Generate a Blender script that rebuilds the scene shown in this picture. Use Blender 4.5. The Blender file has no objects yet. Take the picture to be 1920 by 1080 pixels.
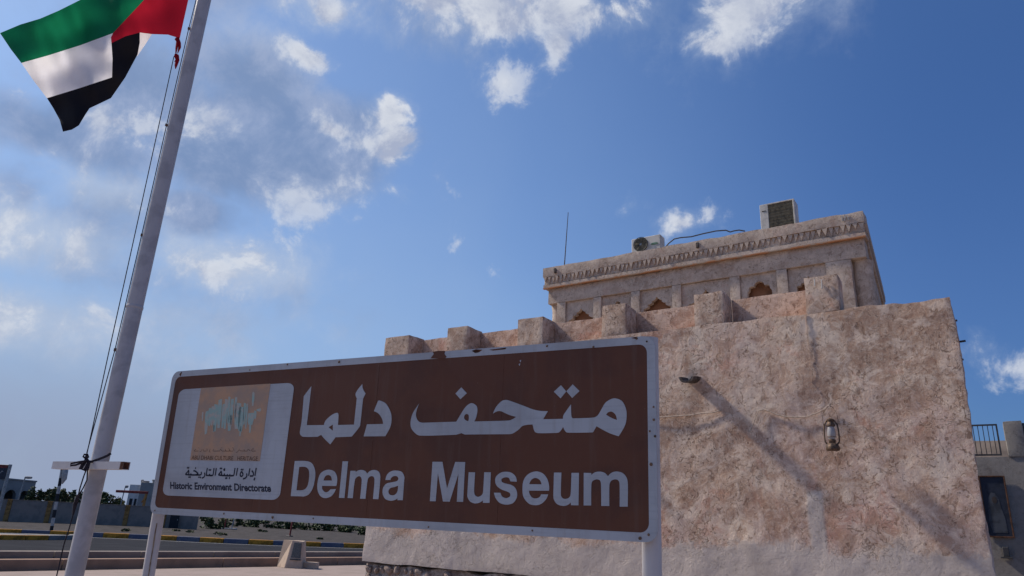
import bpy, bmesh, math, random
from mathutils import Vector, Matrix, noise
SIGN={"o":[-5.0692,2.9831,1.5852],"a":[0.99369,0.11219,-0.00459],"b":[0.02374,-0.04699,0.99868],"w":3.6783,"h":1.0118}
ARABIC=[[[[1.3797,0.8463,1],[1.324,0.7829,1],[1.3309,0.6172,0],[1.3266,0.5511,0],[1.3374,0.5312,0],[1.3608,0.5209,0],[1.4799,0.5197,1],[1.5085,0.5315,1],[1.5386,0.5075,0],[1.5915,0.4718,1],[1.6274,0.5153,1],[1.7561,0.5182,1],[1.8107,0.5784,0],[1.8135,0.5994,0],[1.816,0.7483,1],[1.8321,0.7808,1],[1.8065,0.8133,0],[1.7993,0.8418,1],[1.7664,0.8062,0],[1.7531,0.7807,0],[1.7663,0.7542,1],[1.7648,0.591,1],[1.6366,0.5907,1],[1.6325,0.6545,0],[1.6206,0.6677,0],[1.58,0.6557,0],[1.5336,0.622,0],[1.5219,0.5927,1],[1.3787,0.5942,1]],[[1.5952,0.5948,1],[1.5626,0.5782,1],[1.6007,0.5552,1]]],[[[1.9444,0.7342,0],[1.9965,0.7127,0],[2.0387,0.6573,0],[2.0487,0.6116,0],[2.0427,0.5706,0],[2.0124,0.5177,1],[1.849,0.5185,1],[1.8654,0.5909,1],[1.9889,0.5912,1],[1.9747,0.6255,0],[1.9453,0.6554,0],[1.9093,0.6698,1],[1.9341,0.7316,1]]],[[[2.2396,0.7053,1],[2.2259,0.6648,0],[2.2254,0.6323,0],[2.2438,0.6036,0],[2.2742,0.593,1],[2.5077,0.5945,1],[2.5328,0.6332,0],[2.5667,0.6795,0],[2.6023,0.6973,0],[2.6352,0.6814,0],[2.6437,0.6539,0],[2.637,0.6152,0],[2.6261,0.5934,1],[2.8478,0.5947,0],[2.8733,0.6025,0],[2.8921,0.6134,1],[2.8464,0.6258,0],[2.7976,0.646,0],[2.7713,0.6467,0],[2.7455,0.6347,1],[2.7655,0.6738,0],[2.7992,0.7035,0],[2.8252,0.7085,0],[2.8516,0.7018,0],[2.93,0.6747,0],[2.991,0.6522,0],[3.0329,0.6429,0],[3.0825,0.6394,1],[3.0558,0.5968,1],[3.1726,0.5969,1],[3.1742,0.6144,0],[3.1916,0.6395,0],[3.2169,0.6717,1],[3.2209,0.6079,0],[3.2301,0.5979,1],[3.3449,0.5997,0],[3.3678,0.6099,0],[3.3867,0.6379,0],[3.4093,0.673,0],[3.4396,0.6917,0],[3.4659,0.6951,0],[3.4995,0.6808,0],[3.5198,0.6449,0],[3.5251,0.6097,0],[3.5176,0.5611,0],[3.4825,0.5026,1],[3.4287,0.5206,0],[3.3624,0.555,1],[3.3425,0.5235,1],[3.1979,0.5246,0],[3.1838,0.5363,0],[3.1743,0.5544,1],[3.1541,0.5284,0],[3.1342,0.5236,1],[3.0285,0.5238,0],[3.0076,0.5332,0],[2.9938,0.5703,1],[2.9605,0.569,0],[2.9313,0.5621,0],[2.9098,0.5438,0],[2.8767,0.5245,0],[2.8512,0.5203,1],[2.568,0.5216,1],[2.5468,0.5296,1],[2.5129,0.5211,1],[2.2612,0.5191,0],[2.2201,0.5396,0],[2.1952,0.5681,0],[2.1893,0.6047,0],[2.2,0.6492,0],[2.2241,0.6853,0]],[[2.5588,0.6247,0],[2.5695,0.6362,0],[2.5859,0.6319,0],[2.5904,0.6123,0],[2.5869,0.5949,1],[2.5623,0.6071,0]],[[3.4141,0.6131,1],[3.4284,0.6262,0],[3.4472,0.6268,0],[3.4659,0.6111,0],[3.4733,0.5846,1],[3.4435,0.5958,0]]],[[[2.5276,0.791,1],[2.5672,0.7555,1],[2.5267,0.7227,1],[2.4906,0.7563,1]]],[[[3.1565,0.7767,1],[3.188,0.7419,1],[3.1561,0.706,1],[3.1153,0.7429,1]]],[[[3.225,0.7783,1],[3.2646,0.7408,1],[3.2231,0.7056,1],[3.1892,0.7426,1]]]]
LATIN=[[[[1.3122,0.3693,1],[1.4162,0.3685,0],[1.463,0.3516,0],[1.491,0.3112,0],[1.4972,0.2628,0],[1.4876,0.2064,0],[1.4632,0.1698,0],[1.4272,0.1549,0],[1.3998,0.1542,1],[1.3136,0.1532,1]],[[1.3559,0.3323,1],[1.4078,0.3328,0],[1.4383,0.3147,0],[1.4484,0.2742,0],[1.4443,0.2216,0],[1.4269,0.1991,0],[1.3995,0.1912,0],[1.3552,0.1902,1]]],[[[1.6734,0.2221,1],[1.5611,0.2211,1],[1.5668,0.2001,0],[1.5905,0.1841,0],[1.6139,0.1874,0],[1.6304,0.2015,1],[1.6732,0.2044,1],[1.6599,0.1786,0],[1.6364,0.1585,0],[1.5955,0.1487,0],[1.5565,0.1603,0],[1.5305,0.1914,0],[1.5213,0.2351,0],[1.5326,0.2874,0],[1.5617,0.3099,0],[1.6034,0.3184,0],[1.6476,0.3069,0],[1.6716,0.2774,0],[1.677,0.2458,0]],[[1.5673,0.2527,1],[1.5781,0.278,0],[1.6026,0.2864,0],[1.6252,0.2767,0],[1.6348,0.2538,1]]],[[[1.7034,0.3692,1],[1.7468,0.3694,1],[1.7464,0.1536,1],[1.7041,0.1532,1]]],[[[1.7721,0.3134,1],[1.8121,0.3139,1],[1.8117,0.3048,1],[1.8332,0.3168,0],[1.8634,0.3191,0],[1.887,0.3116,0],[1.9012,0.2981,1],[1.9243,0.3151,0],[1.9586,0.3201,0],[1.9897,0.307,0],[2.0018,0.2783,0],[2.0019,0.1538,1],[1.9618,0.1538,1],[1.9612,0.2624,0],[1.9506,0.2814,0],[1.928,0.283,0],[1.9101,0.2654,0],[1.9059,0.1534,1],[1.8659,0.153,1],[1.8654,0.2608,0],[1.853,0.28,0],[1.8326,0.2805,0],[1.8135,0.2619,0],[1.8102,0.1546,1],[1.771,0.1543,1]]],[[[2.041,0.2637,1],[2.0499,0.2943,0],[2.0769,0.3137,0],[2.115,0.3187,0],[2.1541,0.3108,0],[2.1747,0.2847,0],[2.1758,0.2584,0],[2.1762,0.2061,0],[2.1767,0.1531,1],[2.139,0.1524,1],[2.1395,0.1624,1],[2.1177,0.1518,0],[2.0895,0.148,0],[2.0526,0.1563,0],[2.0302,0.1839,0],[2.0289,0.2179,0],[2.0505,0.243,0],[2.0883,0.2512,0],[2.1258,0.2594,0],[2.1338,0.2746,0],[2.1207,0.2858,0],[2.0991,0.2866,0],[2.0809,0.2757,0],[2.0773,0.2643,1]],[[2.1356,0.2333,1],[2.1102,0.2253,0],[2.082,0.219,0],[2.0694,0.2018,0],[2.0786,0.1832,0],[2.1055,0.1783,0],[2.1281,0.1901,0],[2.1357,0.2089,0]]],[[[2.3634,0.3701,1],[2.4308,0.3704,1],[2.4725,0.2239,1],[2.5166,0.3703,1],[2.5818,0.3697,1],[2.5829,0.1558,1],[2.5422,0.1553,1],[2.5423,0.3058,1],[2.4957,0.1545,1],[2.4515,0.1542,1],[2.4054,0.3073,1],[2.4029,0.1537,1],[2.3637,0.1532,1]]],[[[2.6082,0.3145,1],[2.6494,0.315,1],[2.6491,0.2169,0],[2.6549,0.1955,0],[2.6722,0.1851,0],[2.6921,0.1903,0],[2.7042,0.2028,0],[2.7066,0.2244,0],[2.7077,0.3157,1],[2.7491,0.3162,1],[2.7495,0.1553,1],[2.7081,0.1547,1],[2.7081,0.1678,1],[2.6869,0.1549,0],[2.6577,0.1501,0],[2.6275,0.1593,0],[2.6093,0.1819,0],[2.6073,0.2005,0]]],[[[2.8718,0.2704,1],[2.9107,0.269,1],[2.9025,0.2952,0],[2.8769,0.3146,0],[2.8429,0.3203,0],[2.8091,0.3138,0],[2.783,0.2935,0],[2.7789,0.2688,0],[2.7909,0.2445,0],[2.8205,0.2269,0],[2.8494,0.2185,0],[2.871,0.2099,0],[2.8735,0.1935,0],[2.8511,0.183,0],[2.8259,0.1907,0],[2.8142,0.2101,1],[2.774,0.2091,1],[2.787,0.1806,0],[2.8133,0.1572,0],[2.8526,0.1494,0],[2.8909,0.1581,0],[2.9125,0.184,0],[2.9148,0.211,0],[2.9015,0.2377,0],[2.8762,0.2523,0],[2.8404,0.2592,0],[2.8204,0.2665,0],[2.8178,0.2817,0],[2.8389,0.2906,0],[2.8604,0.2885,0]]],[[[3.1012,0.2268,1],[2.9843,0.2247,1],[2.9901,0.2065,0],[3.0044,0.1906,0],[3.025,0.1861,0],[3.0468,0.1932,0],[3.0564,0.2075,1],[3.0967,0.2085,1],[3.0841,0.1825,0],[3.0579,0.1598,0],[3.0244,0.152,0],[2.9867,0.1591,0],[2.9546,0.1907,0],[2.9461,0.2322,0],[2.9512,0.2774,0],[2.9778,0.3094,0],[3.0221,0.3241,0],[3.0634,0.3135,0],[3.0895,0.2856,0],[3.1005,0.2533,0]],[[2.9849,0.2576,1],[2.9961,0.2796,0],[3.0198,0.2905,0],[3.0457,0.2804,0],[3.0576,0.2584,1]]],[[[3.1272,0.3193,1],[3.1695,0.3198,1],[3.169,0.208,0],[3.1782,0.1923,0],[3.1946,0.1884,0],[3.214,0.1947,0],[3.2234,0.2108,0],[3.2263,0.319,1],[3.2679,0.3195,1],[3.2677,0.1591,1],[3.226,0.1583,1],[3.2251,0.1721,1],[3.2066,0.1586,0],[3.1807,0.1535,0],[3.1477,0.1625,0],[3.1289,0.1866,0],[3.1266,0.2128,0]]],[[[3.2943,0.3199,1],[3.3352,0.3198,1],[3.336,0.3097,1],[3.3549,0.3229,0],[3.3801,0.3269,0],[3.4052,0.3221,0],[3.4255,0.3052,1],[3.4457,0.3226,0],[3.4734,0.3286,0],[3.504,0.3204,0],[3.5237,0.2981,0],[3.5296,0.2701,0],[3.5285,0.1612,1],[3.4869,0.1599,1],[3.4865,0.2693,0],[3.4795,0.2861,0],[3.4627,0.2901,0],[3.4426,0.2827,0],[3.4334,0.2627,0],[3.433,0.161,1],[3.3905,0.1602,1],[3.3883,0.2675,0],[3.3819,0.2845,0],[3.3631,0.2885,0],[3.3426,0.2796,0],[3.3365,0.2608,0],[3.3365,0.1607,1],[3.2958,0.1594,1]]]]
PANELQ=[[0.1038,0.8743],[1.2296,0.8757],[1.2219,0.1261],[0.105,0.1276]]
LOGOQ=[[0.3342,0.8755],[1.0127,0.8783],[1.0082,0.3666],[0.3367,0.3702]]
SMALLAR=[[[0.9839,0.3227],[0.9821,0.2961],[0.9821,0.2722]],[[0.9739,0.2496],[0.9854,0.2484]],[[0.9788,0.2576],[0.9855,0.2537]],[[0.9464,0.305],[0.9619,0.2932],[0.9668,0.2773],[0.9585,0.2713],[0.9357,0.2715]],[[0.9265,0.3195],[0.9254,0.2954],[0.9242,0.2719]],[[0.9022,0.2871],[0.9079,0.2712],[0.8983,0.2577],[0.8765,0.252]],[[0.8535,0.3],[0.8452,0.2837],[0.8498,0.2703],[0.8636,0.2684],[0.8707,0.2814],[0.8535,0.3]],[[0.8455,0.3112],[0.8534,0.3107]],[[0.8602,0.3113],[0.8672,0.3109]],[[0.8133,0.3212],[0.8115,0.2968],[0.8108,0.2711]],[[0.7891,0.3209],[0.7882,0.2965],[0.7867,0.2749],[0.7758,0.2707],[0.7602,0.2704]],[[0.7758,0.2707],[0.7524,0.2703],[0.7494,0.2811]],[[0.7524,0.2703],[0.7288,0.27],[0.7246,0.2808]],[[0.7288,0.27],[0.7009,0.271],[0.6949,0.2845]],[[0.7009,0.271],[0.675,0.2712],[0.6688,0.2815]],[[0.675,0.2712],[0.6609,0.2718]],[[0.7468,0.2554],[0.7524,0.2549]],[[0.7116,0.2537],[0.7179,0.2538]],[[0.7218,0.2544],[0.7281,0.2545]],[[0.6977,0.3146],[0.6847,0.3104],[0.6898,0.305],[0.6983,0.3059]],[[0.6609,0.2718],[0.642,0.2757],[0.6551,0.2895],[0.6613,0.2978],[0.6694,0.2842],[0.6708,0.2719]],[[0.6465,0.3169],[0.6534,0.3164]],[[0.6585,0.317],[0.6658,0.3165]],[[0.6105,0.3193],[0.611,0.2945],[0.6102,0.2684]],[[0.5882,0.3191],[0.5896,0.2942],[0.588,0.2736],[0.5769,0.2687],[0.5606,0.2691]],[[0.5769,0.2687],[0.536,0.2693],[0.5241,0.2713],[0.5224,0.2935],[0.523,0.3185]],[[0.5565,0.269],[0.5533,0.28]],[[0.5411,0.3053],[0.5486,0.3049]],[[0.5542,0.3055],[0.5615,0.3055]],[[0.5011,0.2877],[0.5089,0.2711],[0.5018,0.2572],[0.4828,0.25]],[[0.4689,0.2929],[0.4719,0.2762],[0.4573,0.271],[0.4364,0.2715]],[[0.4501,0.257],[0.4568,0.2551]],[[0.4642,0.2552],[0.4736,0.254]],[[0.4447,0.2716],[0.3991,0.2702],[0.3821,0.2708]],[[0.3882,0.299],[0.4101,0.295],[0.439,0.2785],[0.4156,0.2713]],[[0.4028,0.3174],[0.4088,0.3152]],[[0.3821,0.2708],[0.3527,0.2704],[0.3418,0.2717]],[[0.3695,0.2706],[0.3664,0.2804]],[[0.3497,0.2563],[0.3572,0.255]],[[0.3625,0.2557],[0.3698,0.2552]],[[0.3418,0.2717],[0.3144,0.2741],[0.3311,0.2899],[0.339,0.3012],[0.3455,0.283],[0.346,0.2717]],[[0.3202,0.318],[0.3267,0.3175]],[[0.3321,0.3181],[0.3398,0.3176]]]
SWOOSH=[[[0.3864,0.7049],[0.3993,0.7018],[0.4052,0.6418],[0.3968,0.6392]],[[0.4225,0.706],[0.4511,0.7126],[0.4672,0.5535],[0.447,0.544]],[[0.4512,0.7291],[0.4734,0.7304],[0.4877,0.6004],[0.4693,0.6081]],[[0.4767,0.7392],[0.4955,0.7418],[0.5099,0.6052],[0.4943,0.6103]],[[0.5,0.7558],[0.5338,0.7505],[0.5513,0.5655],[0.5273,0.5642]],[[0.535,0.783],[0.566,0.7897],[0.5866,0.587],[0.5618,0.5903]],[[0.5816,0.7509],[0.5997,0.7555],[0.6178,0.585],[0.6025,0.5906]],[[0.6002,0.7882],[0.6259,0.7836],[0.6452,0.5817],[0.6268,0.5816]],[[0.6287,0.8054],[0.6489,0.7995],[0.6651,0.6255],[0.6519,0.6214]],[[0.6569,0.6725],[0.6869,0.6806],[0.6956,0.569],[0.6725,0.5665]],[[0.6593,0.7842],[0.683,0.7881],[0.7004,0.6021],[0.6814,0.6059]],[[0.6949,0.797],[0.7149,0.798],[0.7279,0.6508],[0.7135,0.6483]],[[0.7088,0.7601],[0.7602,0.7534],[0.7723,0.5802],[0.7352,0.5799]],[[0.7504,0.7311],[0.7939,0.7258],[0.8055,0.5601],[0.7729,0.5655]],[[0.7896,0.7553],[0.8087,0.751],[0.8209,0.6062],[0.8062,0.6115]],[[0.8154,0.7456],[0.827,0.751],[0.8433,0.5771],[0.8331,0.5813]],[[0.8443,0.6829],[0.8924,0.6861],[0.8962,0.6031],[0.8596,0.6048]],[[0.8567,0.8302],[0.8751,0.8219],[0.8812,0.7315],[0.8683,0.7334]],[[0.8978,0.7014],[0.9168,0.6955],[0.9202,0.6394],[0.9051,0.6485]],[[0.9193,0.7083],[0.9524,0.7146],[0.952,0.6904],[0.9254,0.6954]],[[0.7807,0.5995],[0.7942,0.5956],[0.7985,0.5328],[0.7898,0.529]],[[0.8695,0.6026],[0.8839,0.6067],[0.8884,0.5501],[0.876,0.5554]],[[0.5184,0.6095],[0.5334,0.6081],[0.5379,0.5593],[0.5259,0.5639]]]
LOGOAR=[[[0.9607,0.432],[0.9234,0.432],[0.9245,0.4441],[0.9413,0.445]],[[0.9097,0.432],[0.8869,0.4442],[0.8824,0.4321],[0.8548,0.4321]],[[0.8548,0.4321],[0.849,0.4443]],[[0.8548,0.4321],[0.82,0.4331],[0.8048,0.4395],[0.7933,0.4273],[0.7803,0.4224]],[[0.7587,0.4322],[0.7503,0.4494]],[[0.7503,0.4322],[0.7221,0.4322],[0.7044,0.4495]],[[0.7221,0.4322],[0.6795,0.4323],[0.6733,0.4447]],[[0.6795,0.4323],[0.6437,0.4323],[0.6267,0.4448],[0.6222,0.4324]],[[0.6222,0.4324],[0.5569,0.4324],[0.5615,0.4449]],[[0.5249,0.445],[0.5204,0.4325],[0.5299,0.4225]],[[0.4983,0.4325],[0.4907,0.4501]],[[0.4909,0.4325],[0.4613,0.4325],[0.457,0.4451]],[[0.4436,0.4452],[0.439,0.4326],[0.4253,0.4275]],[[0.4092,0.4326],[0.3641,0.4326],[0.3837,0.4453]],[[0.7388,0.4544],[0.746,0.4533]],[[0.632,0.4537],[0.6407,0.4537]],[[0.4042,0.4544],[0.4117,0.4544]]]
TXT_HED=[[0.1803,0.175],[1.1422,0.1759],[0.1685,0.2219]]
TXT_ADACH=[[0.3519,0.375],[0.9885,0.3689],[0.3505,0.4041]]
BOLTS=[[0.7978,0.9829],[1.1446,1.0021],[1.5932,0.9937],[3.0678,0.9974],[3.3416,0.9738],[3.5813,1.002],[3.6355,0.9826],[3.6663,0.6457],[3.6662,0.5821],[3.6449,0.5258],[3.6717,0.5007],[3.6494,0.3652],[3.6329,0.0352],[3.5903,0.0173],[3.0115,0.026],[2.3667,0.0147],[1.5195,0.0271],[1.1784,0.0235],[0.7443,0.0271],[1.1835,0.0204],[0.0563,0.0236]]
DAMAGE=[[2.3007,0.9746],[2.3216,0.9993],[2.3128,1.0129],[2.3506,1.0169],[2.4,1.0137],[2.3977,0.9945],[2.414,0.9775],[2.3999,0.9655]]
FLAKES=[[[2.585,1.0017],[2.6133,1.0094],[2.6565,1.0034],[2.6324,0.9892],[2.6074,0.9877]],[[2.7027,1.0003],[2.8137,1.0054],[2.8073,0.9966],[2.7276,0.994]],[[3.5525,1.007],[3.5872,1.013],[3.5784,0.9994]],[[0.0761,0.988],[0.0952,1.0049],[0.1016,1.0026],[0.0918,0.9714]]]
POLE=[-5.2663,2.6602]
LINE1=[[-5.2946,2.6041,6.9492],[-5.2938,2.6057,5.8617],[-5.2962,2.6009,5.5494],[-5.2958,2.6017,4.5962],[-5.2946,2.6041,3.6254],[-5.2953,2.6026,2.7115],[-5.3074,2.5788,1.9643]]
LINE2=[[-5.3238,2.5463,5.2457],[-5.3205,2.5529,4.6323],[-5.3145,2.5647,3.4419],[-5.3111,2.5713,2.6699],[-5.3063,2.5809,1.9608]]
GUIDES=[[-5.2921,2.609,5.5588],[-5.2928,2.6077,4.6035],[-5.2906,2.6121,3.6276],[-5.2915,2.6102,2.7129]]
BAR={"c":[-5.2081,2.5756,1.8796],"t0":-0.4,"t1":0.38}
KNOTS={"wrap":[[-5.1711,2.5159,1.9482],[-5.172,2.514,1.9125],[-5.1566,2.5445,1.9011],[-5.1369,2.5836,1.9226],[-5.1173,2.6224,1.9478],[-5.1073,2.6421,1.9678]],"loopL":[[-5.1506,2.5121,1.905],[-5.1695,2.4746,1.8944],[-5.1893,2.4355,1.8803],[-5.1894,2.4353,1.8664],[-5.1759,2.462,1.8723],[-5.1556,2.5023,1.897]],"ring":[[-5.1713,2.5155,1.9197],[-5.1796,2.499,1.9323],[-5.1781,2.5019,1.9468],[-5.1697,2.5187,1.9484],[-5.1652,2.5275,1.9315],[-5.1713,2.5155,1.9197]],"down1":[[-5.1723,2.5356,1.8509],[-5.1752,2.53,1.8048],[-5.1778,2.5247,1.7277],[-5.1778,2.5248,1.6828]],"down2":[[-5.1689,2.5424,1.8445],[-5.1645,2.5512,1.782],[-5.1694,2.5413,1.7289],[-5.1764,2.5275,1.683]],"bundle":[[-5.1757,2.4957,1.8474],[-5.1712,2.5046,1.8903],[-5.1605,2.5257,1.9135],[-5.1571,2.5324,1.8929],[-5.1638,2.5191,1.8424],[-5.1732,2.5006,1.8513],[-5.1662,2.5144,1.8983],[-5.1556,2.5354,1.9073],[-5.1568,2.533,1.8436]],"tail":[[-5.1958,2.5335,1.6831],[-5.1986,2.5279,1.6243],[-5.1978,2.5296,1.5561],[-5.1994,2.5264,1.4716],[-5.2035,2.5182,1.3713],[-5.2033,2.5186,1.1594]]}
FLAGPX={"red":[[337,72],[315,65],[285,64],[262,61],[235,68],[209,81],[208,70],[212,62],[240,32],[270,0],[305,-60],[325,-140],[345,-215],[372,-213],[398,-212],[385,-150],[368,-70],[353,0]],"green":[[0,62],[38,46],[75,35],[110,20],[150,0],[200,-40],[250,-95],[300,-165],[345,-215],[325,-140],[305,-60],[270,0],[240,32],[212,62],[150,85],[90,104],[40,118],[20,92]],"white":[[40,118],[90,104],[150,85],[212,62],[208,70],[209,81],[211,110],[210,145],[150,165],[88,184],[62,150]],"black":[[88,184],[150,165],[210,145],[211,110],[209,81],[235,68],[262,61],[262,80],[258,102],[235,145],[208,184],[185,195],[168,203],[160,215],[148,235],[135,243],[118,247],[112,225],[100,203]],"back":[[258,60],[285,64],[272,84],[257,106]]}
RIB=[[[-5.3273,2.5394,5.4261],[-5.3169,2.5598,5.3923],[-5.3119,2.5698,5.3536],[-5.314,2.5657,5.2868]],[[-5.3229,2.548,5.4193],[-5.3216,2.5506,5.3337],[-5.3189,2.5559,5.2554]],[[-5.3159,2.562,5.2636],[-5.3091,2.5754,5.2269],[-5.3103,2.573,5.1725],[-5.3092,2.5752,5.1363]],[[-5.3184,2.5569,5.272],[-5.3117,2.5703,5.2353],[-5.3179,2.5579,5.1976]]]
CAMB=[[0.832175,0.141408,0.536179],[0.552632,-0.291062,-0.780949],[0.045629,0.946196,-0.320362]]
BRIGHT=[[127.36,40.05,7.25,2.3,1.0],[132.12,40.6,4.62,1.82,1.0],[121.24,37.61,1.33,1.31,0.8],[121.61,40.07,4.16,1.86,1.0],[114.38,39.73,3.04,1.92,0.9],[117.97,39.67,4.12,1.49,0.7],[103.65,39.02,5.3,2.43,1.0],[106.62,37.21,2.82,1.3,0.9],[99.1,38.79,2.61,1.39,0.6],[144.21,34.37,2.32,0.82,1.0],[142.97,37.67,2.78,1.15,0.75],[136.19,31.66,2.35,1.51,1.25],[135.54,29.3,1.96,1.86,1.2],[137.97,29.22,1.83,0.56,0.45],[141.3,29.79,1.51,0.63,0.7],[126.16,34.73,2.25,1.5,0.55],[145.58,19.21,2.97,1.79,0.62],[149.05,17.58,3.36,1.55,0.5],[109.82,24.11,2.74,1.16,0.8],[90.0,12.76,1.04,1.13,0.5],[88.36,11.63,1.75,0.76,0.42],[157.82,21.62,2.28,1.6,0.35],[160.35,17.01,3.57,1.73,0.38],[155.15,20.03,2.04,1.1,0.35],[143.57,24.69,3.15,1.2,0.12],[134.74,25.78,1.01,0.5,0.3],[151.55,26.99,2.67,1.33,0.38],[158.2,26.04,2.33,0.91,0.35],[159.28,12.5,3.85,1.39,0.3],[114.53,25.42,1.38,0.42,0.2],[143.69,22.82,1.66,0.8,0.15],[98.74,41.51,9.7,2.0,0.8],[139.83,43.16,12.84,2.38,0.8]]
SOFT=[[160.44,17.35,6.27,3.11,1.25],[156.95,20.91,3.96,2.51,1.0],[147.42,18.28,6.9,2.75,1.15],[159.2,12.15,7.11,2.43,0.9],[151.38,13.21,10.45,2.64,0.5],[156.1,29.53,4.29,2.09,0.5],[148.28,33.25,4.61,2.91,0.45],[143.18,24.97,4.65,1.79,0.4],[143.7,37.71,5.51,1.79,0.6],[123.65,39.28,11.76,2.26,0.35],[103.73,38.13,6.86,2.17,0.35],[166.92,13.48,7.33,3.76,0.7]]
GREY=[[143.69,27.94,8.12,3.72,1.0],[148.83,25.66,5.52,3.05,0.9],[160.51,24.18,6.89,2.05,0.9],[149.95,21.21,3.58,1.61,1],[156.54,28.26,6.32,2.45,0.7],[148.04,32.15,4.59,2.21,0.6],[120.02,39.32,13.2,2.06,0.45],[161.8,20.27,2.94,2.03,0.6],[158.0,19.49,5.12,1.78,0.5],[170.7,22.25,6.5,4.72,0.9],[155.39,15.55,8.56,2.19,0.3],[159.64,39.11,10.84,3.65,0.8]]
D2R=math.radians
random.seed(11)
scene=bpy.context.scene
col=scene.collection
# ------------------------------------------------------------------ camera
cd=bpy.data.cameras.new('camera'); cam=bpy.data.objects.new('camera',cd); col.objects.link(cam)
EYE=Vector((0,0,1.6))
cam.matrix_world=Matrix.Translation(EYE)@Matrix(CAMB).to_4x4()
cd.sensor_width=36; cd.lens=36*1334/1920; cd.clip_start=.05; cd.clip_end=5000
scene.camera=cam
# ------------------------------------------------------------------ sun + sky
SUN=Vector((-1,-.175,.97)).normalized()
sd=bpy.data.lights.new('sun','SUN'); sd.energy=4.2; sd.angle=D2R(3.2); sd.color=(1,.90,.78)
so=bpy.data.objects.new('sun',sd); col.objects.link(so)
so.rotation_euler=SUN.to_track_quat('Z','Y').to_euler()
scene.view_settings.view_transform='Standard'; scene.view_settings.look='None'
scene.view_settings.exposure=0.08; scene.view_settings.gamma=1; scene.view_settings.use_curve_mapping=False
w=bpy.data.worlds.new('World'); scene.world=w; w.use_nodes=True
nt=w.node_tree; nt.nodes.clear(); N=nt.nodes; Lk=nt.links
def nd(tree,t,**k):
    n=tree.nodes.new(t)
    for a,b in k.items(): setattr(n,a,b)
    return n
def mth(tree,op,a,b=None,c=None,clamp=False):
    n=tree.nodes.new('ShaderNodeMath'); n.operation=op; n.use_clamp=clamp
    for i,v in enumerate((a,b,c)):
        if v is None: continue
        if isinstance(v,(int,float)): n.inputs[i].default_value=v
        else: tree.links.new(v,n.inputs[i])
    return n.outputs[0]
def vmt(tree,op,a,b=None,c=None):
    n=tree.nodes.new('ShaderNodeVectorMath'); n.operation=op
    for i,v in enumerate((a,b,c)):
        if v is None: continue
        if isinstance(v,(tuple,list)): n.inputs[i].default_value=v
        else: tree.links.new(v,n.inputs[i])
    return n
def smooth(tree,v,lo,hi,a=0.,b=1.):
    n=tree.nodes.new('ShaderNodeMapRange'); n.interpolation_type='SMOOTHSTEP'
    n.inputs['From Min'].default_value=lo; n.inputs['From Max'].default_value=hi
    n.inputs['To Min'].default_value=a; n.inputs['To Max'].default_value=b
    tree.links.new(v,n.inputs['Value']); return n.outputs['Result']
def fbm(tree,vec,scale,detail=6,rough=.55,dist=0.,lac=2.):
    n=tree.nodes.new('ShaderNodeTexNoise'); n.inputs['Scale'].default_value=scale; n.inputs['Detail'].default_value=detail
    n.inputs['Roughness'].default_value=rough; n.inputs['Distortion'].default_value=dist; n.inputs['Lacunarity'].default_value=lac
    tree.links.new(vec,n.inputs['Vector']); return n
def mixc(tree,f,a,b,mode='MIX'):
    n=tree.nodes.new('ShaderNodeMix'); n.data_type='RGBA'; n.blend_type=mode
    for s,v in ((n.inputs[0],f),(n.inputs[6],a),(n.inputs[7],b)):
        if isinstance(v,(int,float)): s.default_value=v
        elif isinstance(v,(tuple,list)): s.default_value=(*v[:3],1)
        else: tree.links.new(v,s)
    return n.outputs[2]
tc=nd(nt,'ShaderNodeTexCoord').outputs['Generated']
sky=nd(nt,'ShaderNodeTexSky'); sky.sky_type='NISHITA'; sky.sun_disc=False
sky.sun_elevation=math.asin(SUN.z); sky.sun_rotation=math.atan2(SUN.x,SUN.y)
sky.air_density=1.15; sky.dust_density=1.2; sky.ozone_density=2.2; sky.altitude=0
sep=nd(nt,'ShaderNodeSeparateXYZ'); Lk.new(tc,sep.inputs[0])
az=mth(nt,'MULTIPLY',mth(nt,'ARCTAN2',sep.outputs[1],sep.outputs[0]),180/math.pi)
el=mth(nt,'MULTIPLY',mth(nt,'ARCSINE',sep.outputs[2]),180/math.pi)
warp=fbm(nt,tc,9,4,.6)
cmb=nd(nt,'ShaderNodeCombineXYZ'); Lk.new(az,cmb.inputs[0]); Lk.new(el,cmb.inputs[1])
wv=vmt(nt,'MULTIPLY_ADD',warp.outputs['Color'],(3.0,2.6,0),(-1.5,-1.3,0)).outputs[0]
AE=vmt(nt,'ADD',cmb.outputs[0],wv).outputs[0]
AE=vmt(nt,'MULTIPLY',AE,(1,1,0)).outputs[0]
def blobs(lst,grow=1.):
    acc=None
    for a,e,ra,re,wt in lst:
        ra*=grow; re*=grow
        v=vmt(nt,'MULTIPLY_ADD',AE,(1/ra,1/re,0),(-a/ra,-e/re,0)).outputs[0]
        l=vmt(nt,'LENGTH',v).outputs['Value']
        b=mth(nt,'MULTIPLY_ADD',l,-wt,wt)
        if acc is None: acc=b
        else:
            m=nt.nodes.new('ShaderNodeMath'); m.operation='SMOOTH_MAX'; m.inputs[2].default_value=.12
            Lk.new(acc,m.inputs[0]); Lk.new(b,m.inputs[1]); acc=m.outputs[0]
    return mth(nt,'MAXIMUM',acc,-1.)
n1=fbm(nt,tc,13,10,.64,.25).outputs['Fac']
n1o=fbm(nt,vmt(nt,'ADD',tc,tuple(SUN*.022)).outputs[0],13,10,.64,.25).outputs['Fac']
n2=fbm(nt,tc,4.5,7,.55,.2).outputs['Fac']
BR=blobs(BRIGHT,1.32); GR=blobs(GREY,1.25)
db=mth(nt,'MULTIPLY_ADD',mth(nt,'SUBTRACT',n1,.5),3.6,BR)
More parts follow.
